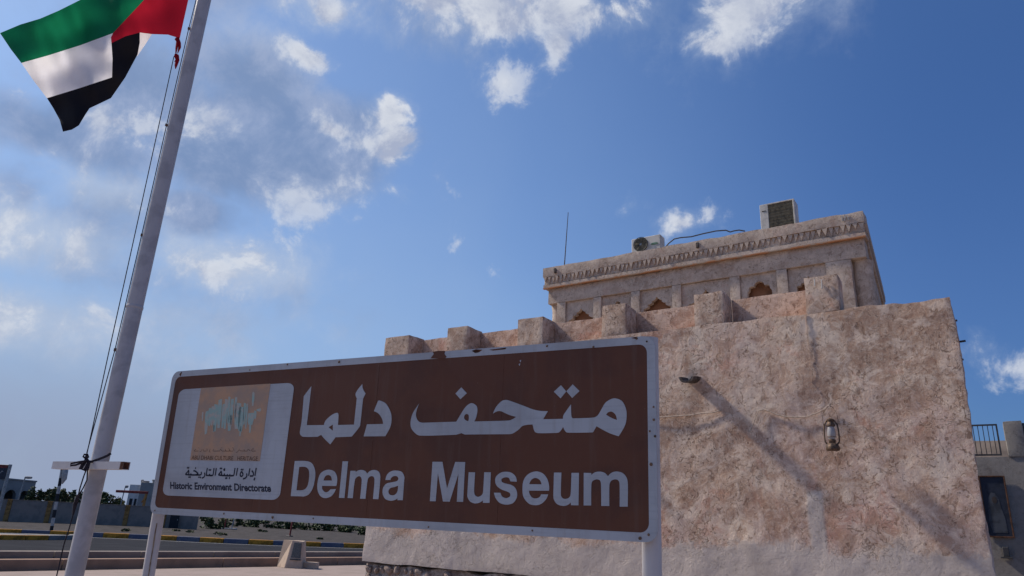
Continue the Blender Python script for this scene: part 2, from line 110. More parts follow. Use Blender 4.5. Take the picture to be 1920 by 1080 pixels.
ab=mth(nt,'MULTIPLY',smooth(nt,db,.08,.62),mth(nt,'MULTIPLY_ADD',smooth(nt,BR,.0,.7),.45,.50))
wisp=smooth(nt,mth(nt,'MULTIPLY_ADD',mth(nt,'SUBTRACT',n1,.5),2.2,mth(nt,'ADD',BR,.0)),-.15,.6,0,.30)
dg=mth(nt,'MULTIPLY_ADD',mth(nt,'SUBTRACT',n2,.5),2.4,mth(nt,'MULTIPLY_ADD',mth(nt,'SUBTRACT',n1,.5),.7,GR))
ag=mth(nt,'MULTIPLY',smooth(nt,dg,-.30,.55),.90)
# milky haze low and to the sunward side
elp=mth(nt,'MAXIMUM',el,0.)
low=smooth(nt,elp,0,34,1,0)
sunw=vmt(nt,'DOT_PRODUCT',tc,tuple(Vector((SUN.x,SUN.y,0)).normalized())).outputs['Value']
sw=smooth(nt,sunw,-.15,.95,0,1)
hz=mth(nt,'ADD',mth(nt,'MULTIPLY',low,mth(nt,'MULTIPLY_ADD',sw,.50,.12)),mth(nt,'MULTIPLY',sw,.46),clamp=True)
hz=mth(nt,'MULTIPLY',hz,mth(nt,'MULTIPLY_ADD',n2,.7,.62),clamp=True)
WH=blobs(SOFT,1.3)
sc=mixc(nt,1.0,sky.outputs[0],(.60,.845,1.20),'MULTIPLY')
SK=.097
base=vmt(nt,'MULTIPLY',sc,(SK,SK,SK)).outputs[0]
dk=mth(nt,'MULTIPLY',smooth(nt,elp,0,62,1,0),smooth(nt,sunw,-.25,.42,1,0))
base=mixc(nt,dk,base,mixc(nt,1.0,base,(.38,.52,.70),'MULTIPLY'))
hcol=mixc(nt,smooth(nt,elp,2,13,1,0),(.31,.43,.63),(.285,.345,.485))
c1=mixc(nt,hz,base,hcol)
dw=mth(nt,'MULTIPLY_ADD',mth(nt,'SUBTRACT',n2,.5),1.6,mth(nt,'MULTIPLY_ADD',mth(nt,'SUBTRACT',n1,.5),.8,WH))
c1=mixc(nt,mth(nt,'MULTIPLY',smooth(nt,dw,-.15,.85),.78),c1,mixc(nt,smooth(nt,n1,.38,.66),(.42,.50,.65),(.56,.61,.70)))
cg=mixc(nt,ag,c1,mixc(nt,smooth(nt,n1,.36,.68),(.18,.265,.455),(.30,.375,.56)))
c2=mixc(nt,wisp,cg,(.42,.50,.65))
rel=mth(nt,'MULTIPLY_ADD',mth(nt,'SUBTRACT',n1,n1o),5.5,.50,clamp=True)
core=smooth(nt,db,.3,1.6)
bc=mixc(nt,rel,(.37,.42,.56),(.68,.71,.77))
bc=mixc(nt,mth(nt,'MULTIPLY',core,.60),bc,(.36,.41,.54))
c3=mixc(nt,ab,c2,bc)
bg=nd(nt,'ShaderNodeBackground'); Lk.new(c3,bg.inputs[0]); bg.inputs[1].default_value=1
wo=nd(nt,'ShaderNodeOutputWorld'); Lk.new(bg.outputs[0],wo.inputs[0])
w.cycles.sampling_method='MANUAL'; w.cycles.sample_map_resolution=1024

# ------------------------------------------------------------------ helpers
def tag(o,label=None,cat=None,group=None,kind=None):
    for k,v in (('label',label),('category',cat),('group',group),('kind',kind)):
        if v: o[k]=v
    return o
def empty(name,loc=(0,0,0),rz=0,**k):
    o=bpy.data.objects.new(name,None); col.objects.link(o); o.location=loc; o.rotation_euler=(0,0,rz)
    o.empty_display_size=.2
    return tag(o,**k)
def link(name,me,mat=None,parent=None,smooth_=False,**k):
    o=bpy.data.objects.new(name,me); col.objects.link(o)
    if mat is not None and not me.materials: me.materials.append(mat)
    if smooth_:
        for p in me.polygons: p.use_smooth=True
        if smooth_!=2: me.set_sharp_from_angle(angle=math.radians(50))
    if parent is not None: o.parent=parent
    return tag(o,**k)
def fin(bm,name='m'):
    me=bpy.data.meshes.new(name); bmesh.ops.recalc_face_normals(bm,faces=bm.faces); bm.to_mesh(me); bm.free(); return me
def box(bm,x0,x1,y0,y1,z0,z1,bev=0,M=None):
    r=bmesh.ops.create_cube(bm,size=1)
    vs=r['verts']
    bmesh.ops.scale(bm,vec=(x1-x0,y1-y0,z1-z0),verts=vs)
    bmesh.ops.translate(bm,vec=((x0+x1)/2,(y0+y1)/2,(z0+z1)/2),verts=vs)
    if bev:
        es=list({e for v in vs for e in v.link_edges})
        rb=bmesh.ops.bevel(bm,geom=es,offset=bev,segments=1,affect='EDGES',profile=.5)
        vs=list({v for f in rb['faces'] for v in f.verts}|{v for v in vs if v.is_valid})
    if M is not None: bmesh.ops.transform(bm,matrix=M,verts=[v for v in vs if v.is_valid])
    return vs
def mbox(x0,x1,y0,y1,z0,z1,bev=0,M=None):
    bm=bmesh.new(); box(bm,x0,x1,y0,y1,z0,z1,bev,M); return fin(bm)
def tube_into(bm,pts,r,seg=8,caps=True):
    pts=[Vector(p) for p in pts]; rs=r if isinstance(r,(list,tuple)) else [r]*len(pts)
    rings=[]; prev=None
    for i,p in enumerate(pts):
        t=(pts[min(i+1,len(pts)-1)]-pts[max(i-1,0)]).normalized()
        if prev is None:
            u=t.orthogonal().normalized()
        else:
            u=(prev-t*prev.dot(t)); u=u.normalized() if u.length>1e-6 else t.orthogonal().normalized()
        prev=u; v=t.cross(u)
        rings.append([bm.verts.new(p+(u*math.cos(2*math.pi*k/seg)+v*math.sin(2*math.pi*k/seg))*rs[i]) for k in range(seg)])
    for a,b in zip(rings,rings[1:]):
        for k in range(seg): bm.faces.new((a[k],a[(k+1)%seg],b[(k+1)%seg],b[k]))
    if caps:
        bm.faces.new(rings[0][::-1]); bm.faces.new(rings[-1])
def tube(pts,r,seg=8,caps=True):
    bm=bmesh.new(); tube_into(bm,pts,r,seg,caps); return fin(bm)
def lathe_into(bm,prof,seg=20,M=None,ang=2*math.pi):
    rings=[]
    for rr,z in prof:
        rings.append([bm.verts.new((rr*math.cos(2*math.pi*k/seg),rr*math.sin(2*math.pi*k/seg),z)) for k in range(seg)])
    for a,b in zip(rings,rings[1:]):
        for k in range(seg): bm.faces.new((a[k],a[(k+1)%seg],b[(k+1)%seg],b[k]))
    if prof[0][0]>1e-4: bm.faces.new(rings[0][::-1])
    if prof[-1][0]>1e-4: bm.faces.new(rings[-1])
    vs=[v for r in rings for v in r]
    if M is not None: bmesh.ops.transform(bm,matrix=M,verts=vs)
    return vs
def lathe(prof,seg=20,M=None):
    bm=bmesh.new(); lathe_into(bm,prof,seg,M); return fin(bm)
def crom(pts,n=6):
    """closed outline: points (x,y,corner) -> dense polyline"""
    out=[]; L=len(pts)
    for i in range(L):
        p0,p1,p2,p3=pts[(i-1)%L],pts[i],pts[(i+1)%L],pts[(i+2)%L]
        c1=len(p1)>2 and p1[2]; c2=len(p2)>2 and p2[2]
        out.append((p1[0],p1[1]))
        if c1 and c2: continue
        m1=(0,0) if False else ((p2[0]-p0[0])/2,(p2[1]-p0[1])/2)
        m2=((p3[0]-p1[0])/2,(p3[1]-p1[1])/2)
        dx,dy=p2[0]-p1[0],p2[1]-p1[1]; dl=math.hypot(dx,dy)
        def lim(m):
            l=math.hypot(*m); return (m[0]*dl/l,m[1]*dl/l) if l>dl and l>0 else m
        m1=lim(m1);m2=lim(m2)
        if c1: m1=(1.5*dx-.5*m2[0],1.5*dy-.5*m2[1])
        if c2: m2=(1.5*dx-.5*m1[0],1.5*dy-.5*m1[1])
        for k in range(1,n):
            t=k/n; h1=2*t**3-3*t**2+1; h2=t**3-2*t**2+t; h3=-2*t**3+3*t**2; h4=t**3-t**2
            out.append((h1*p1[0]+h2*m1[0]+h3*p2[0]+h4*m2[0],h1*p1[1]+h2*m1[1]+h3*p2[1]+h4*m2[1]))
    return out
def flat(loops,ext=.0008,bev=0):
    """2D outline(s) with holes -> thin plate mesh in local xy, z in [-ext,ext]"""
    cu=bpy.data.curves.new('outline','CURVE'); cu.dimensions='2D'; cu.fill_mode='BOTH'; cu.extrude=ext
    for lp in loops:
        s=cu.splines.new('POLY'); s.points.add(len(lp)-1); s.use_cyclic_u=True
        for i,p in enumerate(lp): s.points[i].co=(p[0],p[1],0,1)
    o=bpy.data.objects.new('tmp',cu); col.objects.link(o)
    dg_=bpy.context.evaluated_depsgraph_get(); dg_.update()
    me=bpy.data.meshes.new_from_object(o.evaluated_get(dg_)); bpy.data.objects.remove(o); bpy.data.curves.remove(cu)
    me.materials.clear()
    return me
def text_mesh(s,offset=0.0,spacing=1.0,word=1.0):
    cu=bpy.data.curves.new('t','FONT'); cu.body=s; cu.size=1; cu.offset=offset; cu.extrude=.002; cu.space_character=spacing; cu.space_word=word
    cu.resolution_u=3
    o=bpy.data.objects.new('tmp',cu); col.objects.link(o)
    dg_=bpy.context.evaluated_depsgraph_get(); dg_.update()
    me=bpy.data.meshes.new_from_object(o.evaluated_get(dg_)); bpy.data.objects.remove(o); bpy.data.curves.remove(cu)
    me.materials.clear(); return me
def stroke2d(bm,pts,wd,z):
    """flat ribbon following pts in 2D"""
    P=[Vector((p[0],p[1])) for p in pts]
    if len(P)==2 and (P[1]-P[0]).length<wd: # dot -> diamond
        c=(P[0]+P[1])/2; r=wd*.75
        bm.faces.new([bm.verts.new((c.x+a*r,c.y+b*r,z)) for a,b in ((1,0),(0,1),(-1,0),(0,-1))]); return
    # densify with Catmull
    Q=[]
    for i in range(len(P)-1):
        p0,p1,p2,p3=P[max(i-1,0)],P[i],P[i+1],P[min(i+2,len(P)-1)]
        for k in range(4):
            t=k/4; Q.append(.5*((2*p1)+(p2-p0)*t+(2*p0-5*p1+4*p2-p3)*t*t+(3*p1-p0-3*p2+p3)*t**3))
    Q.append(P[-1]); pr=None
    for i,q in enumerate(Q):
        t=(Q[min(i+1,len(Q)-1)]-Q[max(i-1,0)]); 
        if t.length<1e-9: continue
        t.normalize(); n=Vector((-t.y,t.x))*wd/2
        a=bm.verts.new((q.x+n.x,q.y+n.y,z)); b=bm.verts.new((q.x-n.x,q.y-n.y,z))
        if pr: 
            try: bm.faces.new((pr[0],a,b,pr[1]))
            except ValueError: pass
        pr=(a,b)
# ------------------------------------------------------------------ materials
def newmat(name):
    m=bpy.data.materials.new(name); m.use_nodes=True; t=m.node_tree
    b=t.nodes['Principled BSDF']; return m,t,b
def mat(name,c,rough=.7,var=.15,scale=6,bump=.0,bscale=60,metal=0,c2=None,spec=.3,dist=.01,sp_lo=.45,sp_hi=.62):
    m,t,b=newmat(name)
    co=t.nodes.new('ShaderNodeTexCoord').outputs['Object']
    f=fbm(t,co,scale,7,.6,.2).outputs['Fac']
    if c2 is None: c2=tuple(x*(1-var*1.6) for x in c)
    t.links.new(mixc(t,smooth(t,f,sp_lo,sp_hi),c,c2),b.inputs['Base Color'])
    b.inputs['Roughness'].default_value=rough; b.inputs['Metallic'].default_value=metal
    b.inputs['Specular IOR Level'].default_value=spec
    if bump:
        h=fbm(t,co,bscale,5,.6).outputs['Fac']; bp=t.nodes.new('ShaderNodeBump'); bp.inputs['Strength'].default_value=bump; bp.inputs['Distance'].default_value=dist
        t.links.new(h,bp.inputs['Height']); t.links.new(bp.outputs[0],b.inputs['Normal'])
    return m
def plaster(name,A,B,C,patch,amount=.5,white=None,wz=None,pits=.6,sc=1.,bumpS=.5):
    m,t,b=newmat(name)
    co=t.nodes.new('ShaderNodeTexCoord').outputs['Object']
    big=fbm(t,co,.55*sc,5,.6,.4).outputs['Fac']
    mid=fbm(t,vmt(t,'ADD',co,(7.3,1.1,4.2)).outputs[0],1.9*sc,6,.62,.5).outputs['Fac']
    base=mixc(t,smooth(t,big,.38,.62),A,B)
    base=mixc(t,smooth(t,mid,.46,.66),base,C)
    # worn brown patches
    pm=fbm(t,vmt(t,'ADD',co,(2.3,9.1,3.2)).outputs[0],2.4*sc,10,.68,.9).outputs['Fac']
    pl=fbm(t,vmt(t,'ADD',co,(12.3,5.1,8.2)).outputs[0],.9*sc,4,.5).outputs['Fac']
    pv=mth(t,'ADD',pm,mth(t,'MULTIPLY',mth(t,'SUBTRACT',pl,.5),.7))
    pmask=smooth(t,pv,.60-.12*amount,.72-.10*amount)
    fine=fbm(t,co,22*sc,8,.7,.3).outputs['Fac']
    pmask2=mth(t,'MULTIPLY',pmask,smooth(t,fine,.36,.60,.25,1))
    col_=mixc(t,mth(t,'MULTIPLY',pmask2,.75),base,patch)
    rd_=fbm(t,vmt(t,'ADD',co,(41.3,9.1,7.2)).outputs[0],1.7*sc,8,.66,.8).outputs['Fac']
    col_=mixc(t,mth(t,'MULTIPLY',smooth(t,rd_,.55,.66),.55*min(1,amount)),col_,(patch[0]*1.55,patch[1]*1.25,patch[2]*1.3))
    # granular mottling and pale skim left on the surface
    mo=fbm(t,vmt(t,'ADD',co,(3.3,19.1,2.2)).outputs[0],6.5*sc,12,.78,.6).outputs['Fac']
    mo2=fbm(t,vmt(t,'MULTIPLY',co,(1,1,.6)).outputs[0],17*sc,10,.78,1.0).outputs['Fac']
    col_=mixc(t,mth(t,'MULTIPLY',smooth(t,mo,.50,.58),.58*min(1,amount+.2)),col_,tuple(x*1.12 for x in patch))
    col_=mixc(t,mth(t,'MULTIPLY',smooth(t,mo,.48,.40),.60*min(1,amount+.2)),col_,tuple(min(1,x*1.15) for x in C))
    col_=mixc(t,mth(t,'MULTIPLY',smooth(t,mo2,.545,.62),.75*min(1,amount+.2)),col_,tuple(x*.66 for x in patch))
    dr_=fbm(t,vmt(t,'MULTIPLY',co,(7,7,.55)).outputs[0],1.6*sc,7,.65,.3).outputs['Fac']
    col_=mixc(t,mth(t,'MULTIPLY',smooth(t,dr_,.56,.70),.30*min(1,amount)),col_,(patch[0]*1.1,patch[1]*1.1,patch[2]*1.1))
    # small worm-like pits
    pitn=fbm(t,vmt(t,'ADD',co,(31.3,5.1,1.2)).outputs[0],15*sc,5,.62,1.6).outputs['Fac']
    reg=fbm(t,vmt(t,'ADD',co,(1.3,25.1,6.2)).outputs[0],1.3*sc,4,.6,.6).outputs['Fac']
    pit=mth(t,'MULTIPLY',smooth(t,pitn,.575,.635),smooth(t,reg,.38,.55,.25,1))
    col_=mixc(t,mth(t,'MULTIPLY',pit,pits),col_,tuple(x*.55 for x in patch))
    # scraped lighter lips
    lip=mth(t,'MULTIPLY',smooth(t,pitn,.53,.58),mth(t,'SUBTRACT',1.,smooth(t,pitn,.58,.62)))
    col_=mixc(t,mth(t,'MULTIPLY',lip,.28),col_,tuple(min(1,x*1.28) for x in C))
    # hair cracks
    vo=t.nodes.new('ShaderNodeTexVoronoi'); vo.feature='DISTANCE_TO_EDGE'; vo.inputs['Scale'].default_value=1.15*sc
    wc=fbm(t,co,3.2*sc,5,.6).outputs['Color']
    t.links.new(vmt(t,'MULTIPLY_ADD',wc,(.9,.9,.9),co).outputs[0],vo.inputs['Vector'])
    crk=mth(t,'MULTIPLY',smooth(t,vo.outputs['Distance'],.0,.009,1,0),smooth(t,reg,.50,.60))
    col_=mixc(t,mth(t,'MULTIPLY',crk,.6),col_,tuple(x*.5 for x in patch))
    hgt=mth(t,'ADD',mth(t,'MULTIPLY',mid,.55),mth(t,'MULTIPLY',fine,.55))
    hgt=mth(t,'SUBTRACT',hgt,mth(t,'MULTIPLY',smooth(t,mo,.45,.62),.22)); hgt=mth(t,'SUBTRACT',hgt,mth(t,'MULTIPLY',smooth(t,mo2,.57,.66),.18))
    hgt=mth(t,'SUBTRACT',hgt,mth(t,'MULTIPLY',pmask2,.25)); hgt=mth(t,'SUBTRACT',hgt,mth(t,'MULTIPLY',pit,.35))
    hgt=mth(t,'SUBTRACT',hgt,mth(t,'MULTIPLY',crk,.5))
    if white:
        sx=t.nodes.new('ShaderNodeSeparateXYZ'); t.links.new(co,sx.inputs[0])
        edge=fbm(t,vmt(t,'MULTIPLY',co,(1,1,.6)).outputs[0],1.7,8,.62,.5).outputs['Fac']
        edf=fbm(t,co,9,5,.7).outputs['Fac']
        zz=mth(t,'ADD',sx.outputs[2],mth(t,'ADD',mth(t,'MULTIPLY',mth(t,'SUBTRACT',edge,.5),-.62),mth(t,'MULTIPLY',mth(t,'SUBTRACT',edf,.5),-.12)))
        # boundary sinks towards the left end
        zz=mth(t,'ADD',zz,mth(t,'MULTIPLY',smooth(t,sx.outputs[0],-4.2,-2.2,1,0),.10))
        wm=mth(t,'MULTIPLY',smooth(t,zz,wz-.07,wz+.07,1,0),smooth(t,mth(t,'ADD',fine,mth(t,'MULTIPLY',smooth(t,zz,wz-.16,wz+.05,1,0),.35)),.46,.60,.25,1))
        # vertical repair strip
        dx=mth(t,'ABSOLUTE',mth(t,'SUBTRACT',mth(t,'ADD',sx.outputs[0],mth(t,'MULTIPLY',edge,.10)),-1.375))
        st=mth(t,'MULTIPLY',smooth(t,dx,.05,.085,1,0),smooth(t,mth(t,'MULTIPLY_ADD',edge,.3,sx.outputs[2]),2.16,2.22,1,0))
        wm=mth(t,'MAXIMUM',wm,st)
        wcol=mixc(t,smooth(t,mid,.4,.65),white,tuple(x*.86 for x in white))
        wcol=mixc(t,mth(t,'MULTIPLY',crk,.4),wcol,(.2,.17,.15))
        wcol=mixc(t,mth(t,'MULTIPLY',pit,.25),wcol,(.2,.17,.15))
        col_=mixc(t,wm,col_,wcol)
        hgt=mth(t,'ADD',hgt,mth(t,'MULTIPLY',wm,.35))
    t.links.new(col_,b.inputs['Base Color']); b.inputs['Roughness'].default_value=.95; b.inputs['Specular IOR Level'].default_value=.15
    bp=t.nodes.new('ShaderNodeBump'); bp.inputs['Strength'].default_value=bumpS; bp.inputs['Distance'].default_value=.016
    t.links.new(hgt,bp.inputs['Height']); t.links.new(bp.outputs[0],b.inputs['Normal'])
    return m
def cloth(name,c,tr=.5):
    m,t,b=newmat(name)
    co=t.nodes.new('ShaderNodeTexCoord').outputs['Object']
    f=fbm(t,co,5,4,.6).outputs['Fac']
    cc=mixc(t,f,tuple(x*.85 for x in c),tuple(min(1,x*1.12) for x in c))
    t.links.new(cc,b.inputs['Base Color']); b.inputs['Roughness'].default_value=.85; b.inputs['Specular IOR Level'].default_value=.1
    wv_=t.nodes.new('ShaderNodeTexWave'); wv_.inputs['Scale'].default_value=220; t.links.new(co,wv_.inputs['Vector'])
    tl=t.nodes.new('ShaderNodeBsdfTranslucent'); t.links.new(cc,tl.inputs[0])
    mx=t.nodes.new('ShaderNodeMixShader'); mx.inputs[0].default_value=tr
    t.links.new(b.outputs[0],mx.inputs[1]); t.links.new(tl.outputs[0],mx.inputs[2])
    t.links.new(mx.outputs[0],t.nodes['Material Output'].inputs[0]); return m
MT={}
MT['wall']=plaster('museum_plaster',(.62,.465,.355),(.575,.42,.35),(.70,.57,.455),(.34,.205,.14),1.0,white=(.57,.495,.445),wz=1.60,pits=.6,bumpS=.75)
MT['merlon']=plaster('merlon_plaster',(.57,.425,.325),(.52,.40,.325),(.64,.51,.405),(.32,.20,.14),1.0,sc=1.25,pits=.8,bumpS=.75)
MT['tower']=plaster('tower_plaster',(.52,.425,.345),(.47,.39,.325),(.59,.49,.40),(.31,.225,.17),.65,pits=.5,sc=.8,bumpS=.55)
MT['panel']=plaster('recess_plaster',(.59,.41,.31),(.55,.41,.325),(.65,.48,.38),(.34,.19,.13),1.0,sc=1.2,pits=.6,bumpS=.6)
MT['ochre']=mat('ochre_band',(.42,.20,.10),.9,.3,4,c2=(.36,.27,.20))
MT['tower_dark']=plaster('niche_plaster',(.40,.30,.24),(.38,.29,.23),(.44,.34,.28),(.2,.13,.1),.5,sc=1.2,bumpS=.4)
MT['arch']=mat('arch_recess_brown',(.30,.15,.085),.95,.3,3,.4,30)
MT['mortar']=plaster('rubble_mortar',(.40,.36,.33),(.36,.31,.28),(.48,.44,.41),(.22,.16,.13),.9,sc=3,bumpS=.9)
MT['stone']=mat('rubble_stone',(.44,.34,.29),.95,.3,5,.8,40,c2=(.28,.21,.175),dist=.02)
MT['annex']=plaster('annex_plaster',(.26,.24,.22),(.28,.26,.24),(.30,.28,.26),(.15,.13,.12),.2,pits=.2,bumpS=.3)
MT['sand_wall']=mat('distant_tan_wall',(.52,.41,.31),.95,.15,2)
MT['brown']=mat('sign_brown_sheet',(.118,.045,.026),.5,.18,2.2,spec=.25,c2=(.094,.038,.025))
def aged(m,dust,k=.5):
    t=m.node_tree; b=t.nodes['Principled BSDF']; lk=b.inputs['Base Color'].links[0].from_socket
    co=t.nodes.new('ShaderNodeTexCoord').outputs['Object']
    st=fbm(t,vmt(t,'MULTIPLY',co,(22,22,1.1)).outputs[0],1,6,.6).outputs['Fac']
    sp_=fbm(t,vmt(t,'ADD',co,(5,3,1)).outputs[0],90,3,.6).outputs['Fac']
    bl_=fbm(t,co,3.1,8,.7,.6).outputs['Fac']
    c=mixc(t,mth(t,'MULTIPLY',smooth(t,st,.50,.74),k),lk,dust)
    c=mixc(t,mth(t,'MULTIPLY',smooth(t,bl_,.5,.7),k*.7),c,dust)
    c=mixc(t,smooth(t,sp_,.71,.76,0,.5),c,tuple(min(1,x*2.2) for x in dust))
    t.links.new(c,b.inputs['Base Color'])
    t.links.new(smooth(t,bl_,.35,.7,.42,.7),b.inputs['Roughness'])
def signwhite(name,c):
    m,t,b=newmat(name); co=t.nodes.new('ShaderNodeTexCoord').outputs['Object']
    f=fbm(t,co,2.2,6,.6,.3).outputs['Fac']
    sx=t.nodes.new('ShaderNodeSeparateXYZ'); t.links.new(co,sx.inputs[0])
    st=fbm(t,vmt(t,'MULTIPLY',co,(2.5,2.5,90)).outputs[0],1,3,.6).outputs['Fac']
    cc=mixc(t,smooth(t,f,.4,.62),c,tuple(x*.86 for x in c)); cc=mixc(t,smooth(t,st,.52,.7,0,.35),cc,tuple(x*.68 for x in c))
    t.links.new(cc,b.inputs['Base Color']); b.inputs['Roughness'].default_value=.5; b.inputs['Specular IOR Level'].default_value=.3; return m
aged(MT['brown'],(.135,.085,.068),.30)
MT['swhite']=signwhite('reflective_white_sheet',(.42,.45,.49))
aged(MT['swhite'],(.27,.25,.24),.30)
MT['post']=mat('white_painted_post',(.54,.52,.52),.6,.12,5,.1,30,c2=(.46,.43,.40),sp_lo=.5,sp_hi=.7)
MT['pole']=mat('flagpole_paint',(.46,.45,.46),.5,.10,7,.12,40,c2=(.38,.37,.38))
MT['rust']=mat('rust',(.12,.045,.025),.95,.4,20,.4,60)
MT['steel']=mat('grey_steel',(.30,.31,.32),.45,.2,10,metal=.6)
MT['bolt']=mat('rusty_bolt',(.16,.10,.07),.8,.5,60)
MT['ink']=mat('dark_blue_ink',(.012,.014,.035),.6,.05)
MT['logo']=mat('faded_brown_logo_patch',(.47,.29,.185),.75,.3,7,c2=(.35,.26,.205),sp_lo=.38,sp_hi=.62)
MT['turq']=mat('faded_turquoise_print',(.29,.42,.39),.7,.3,22,c2=(.42,.40,.36))
MT['faintink']=mat('worn_dark_print',(.11,.055,.03),.8,.2,30)
MT['rope']=mat('dark_rope',(.035,.03,.04),.95,.3,80,.5,200)
MT['cord']=mat('pale_cord',(.50,.40,.32),.8,.2,30)
MT['red']=cloth('red_cloth',(.38,.012,.028),.45)
MT['green']=cloth('green_cloth',(.008,.17,.075),.45)
MT['white']=cloth('white_cloth',(.86,.83,.84),.48)
MT['black']=cloth('black_cloth',(.012,.012,.017),.15)
MT['acwhite']=mat('cream_enamel',(.58,.55,.50),.5,.15,5)
MT['acdark']=mat('dark_grille',(.045,.045,.04),.6,.3,20)
MT['coil']=mat('coil_fins',(.20,.17,.11),.6,.4,14,c2=(.11,.095,.065))
MT['acgreen']=mat('green_badge',(.03,.22,.11),.5,.1)
MT['oldwood']=mat('weathered_wood',(.07,.055,.048),.95,.5,18,.6,60,c2=(.14,.12,.11))
MT['lant']=mat('lantern_rusty_brass',(.15,.095,.06),.55,.4,30,.3,90,metal=.35,c2=(.05,.035,.03))
MT['pipe']=mat('dark_metal',(.06,.06,.065),.6,.2)
MT['frame']=mat('brown_frame',(.12,.055,.03),.6,.3,12)
MT['plaza']=mat('pink_concrete',(.33,.255,.22),.95,.1,1.3,.25,30,c2=(.29,.225,.19))
MT['step']=mat('tan_step_concrete',(.34,.215,.15),.95,.2,1.1,.3,25,c2=(.26,.17,.12))
MT['step2']=mat('grey_step_concrete',(.24,.195,.165),.95,.2,1.1,.3,25,c2=(.19,.15,.13))
MT['shaded_asphalt']=mat('shaded_asphalt',(.024,.025,.031),.95,.2,.6,.3,80,c2=(.031,.032,.038),spec=.05)  # cloud shade over the far road is put into this very dark colour
MT['sand']=mat('shaded_sand',(.080,.071,.068),1,.25,.9,.6,6,c2=(.05,.046,.044),dist=.05,spec=.05)  # sand darkened evenly, its colour carries the cloud shade on the far ground
MT['kyel']=mat('yellow_kerb_paint',(.62,.27,.03),.8,.3,4)
MT['kblue']=mat('blue_kerb_paint',(.11,.12,.175),.8,.3,4,c2=(.16,.16,.19))
MT['kgrey']=mat('pale_kerb_stone',(.22,.21,.20),.9,.2,3)
MT['bwall']=mat('grey_block_wall',(.26,.215,.185),.95,.25,1.2,.5,8,c2=(.20,.17,.15))
MT['bpil']=mat('ochre_pillar',(.36,.19,.065),.95,.3,3)
MT['farb']=mat('distant_grey_building',(.27,.265,.26),.95,.1,1)
MT['dark']=mat('dark_opening',(.025,.028,.035),.9,.1)
MT['whiteb']=mat('white_render',(.66,.63,.60),.9,.1,1)
MT['leaf']=mat('dark_green_leaves',(.05,.075,.03),.8,.4,3,c2=(.028,.05,.022))
MT['leaf2']=mat('olive_leaves',(.085,.10,.045),.8,.4,3,c2=(.05,.065,.03))
MT['trunk']=mat('bark',(.10,.07,.05),.95,.3,8)
MT['blue']=mat('navy_panel',(.028,.036,.058),.5,.2)
MT['wpaint']=mat('white_paint',(.42,.41,.40),.6,.15,6)
MT['dred']=mat('dark_red_paint',(.22,.04,.035),.7,.3,5)

# ------------------------------------------------------------------ ground and roads
def sheet(name,pts,z,m,label=None,th=None,sub=0):
    bm=bmesh.new()
    f=bm.faces.new([bm.verts.new((x,y,z)) for x,y in pts])
    me=fin(bm); o=link(name,me,m,kind='structure')
    if label: o['label']=label
    return o
def line_pts(p,k):  # offset polyline to the left by k
    out=[]
    for i,q in enumerate(p):
        a=Vector(p[max(i-1,0)]);b=Vector(p[min(i+1,len(p)-1)]);t=(b-a).normalized()
        out.append((q[0]-t.y*k,q[1]+t.x*k))
    return out
bm=bmesh.new(); n=90
def gz(x,y):
    # flat near, rolling sandy verge beyond the road
    d=max(0,min(1,(-x-52)/8.)) if y<60 else 1
    d=max(d,max(0,min(1,(y-44)/10)))
    mound=1.0*math.exp(-((x+56)/11)**2-((y-58)/12)**2)
    return -.02-.004*0+d*(.10*noise.noise(Vector((x*.12,y*.12,0)))+.05*noise.noise(Vector((x*.5,y*.5,3))))+mound*.0
xs=[-1500,-700,-300,-180]+[-140+i*2.2 for i in range(64)]+[8,30,120,600,1500]
ys=[-1500,-500,-120,-30]+[-6+i*2.4 for i in range(64)]+[160,230,400,800,1500]
gv=[[bm.verts.new((x,y,gz(x,y))) for y in ys] for x in xs]
for i in range(len(xs)-1):
    for j in range(len(ys)-1): bm.faces.new((gv[i][j],gv[i+1][j],gv[i+1][j+1],gv[i][j+1]))
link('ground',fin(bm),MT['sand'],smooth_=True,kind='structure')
KF=[(-54,-40),(-52.5,-10),(-50.8,8),(-48.0,19.6),(-43.9,25.3),(-38.6,29.2),(-34.2,35.6),(-30,43),(-26.6,56),(-24,80)]
road=[(-22.6,-60)]+[(-22.6,120)]+[(-22.0,120)][:0]
rp=[(x,y) for x,y in KF]
sheet('road',[(-22.3,-60),(-22.3,90)]+[(-24,90)]+rp[::-1]+[(-54,-60)],.0,MT['shaded_asphalt'])
sheet('plaza',[(-21.45,-60),(8,-60),(30,-60),(30,60),(-21.0,60)],0.004,MT['plaza'])
# pale edge lines painted on the road beside the far kerb
def ribbon(name,pts,a,b,z,m,kind='structure'):
    A=line_pts(pts,a);B=line_pts(pts,b); bm=bmesh.new()
    va=[bm.verts.new((*p,z)) for p in A]; vb=[bm.verts.new((*p,z)) for p in B]
    for i in range(len(pts)-1): bm.faces.new((va[i],va[i+1],vb[i+1],vb[i]))
    return link(name,fin(bm),m,kind=kind)
KS=[Vector(p) for p in KF]
def resample(P,step):
    out=[P[0].copy()]; acc=0
    for a,b in zip(P,P[1:]):
        L=(b-a).length; d=step-acc
        while d<=L: out.append(a+(b-a)*d/L); d+=step
        acc=(acc+L)%step if True else 0
    return out
dense=[]
for i in range(len(KS)-1):
    p0,p1,p2,p3=KS[max(i-1,0)],KS[i],KS[i+1],KS[min(i+2,len(KS)-1)]
    for k in range(8):
        t=k/8; dense.append(.5*((2*p1)+(p2-p0)*t+(2*p0-5*p1+4*p2-p3)*t*t+(3*p1-p0-3*p2+p3)*t**3))
dense.append(KS[-1])
vis=[p for p in dense if -6<p.y<60]
kl=resample(vis,1.42)
kp=empty('kerb',(0,0,0),kind='structure')
KM={}
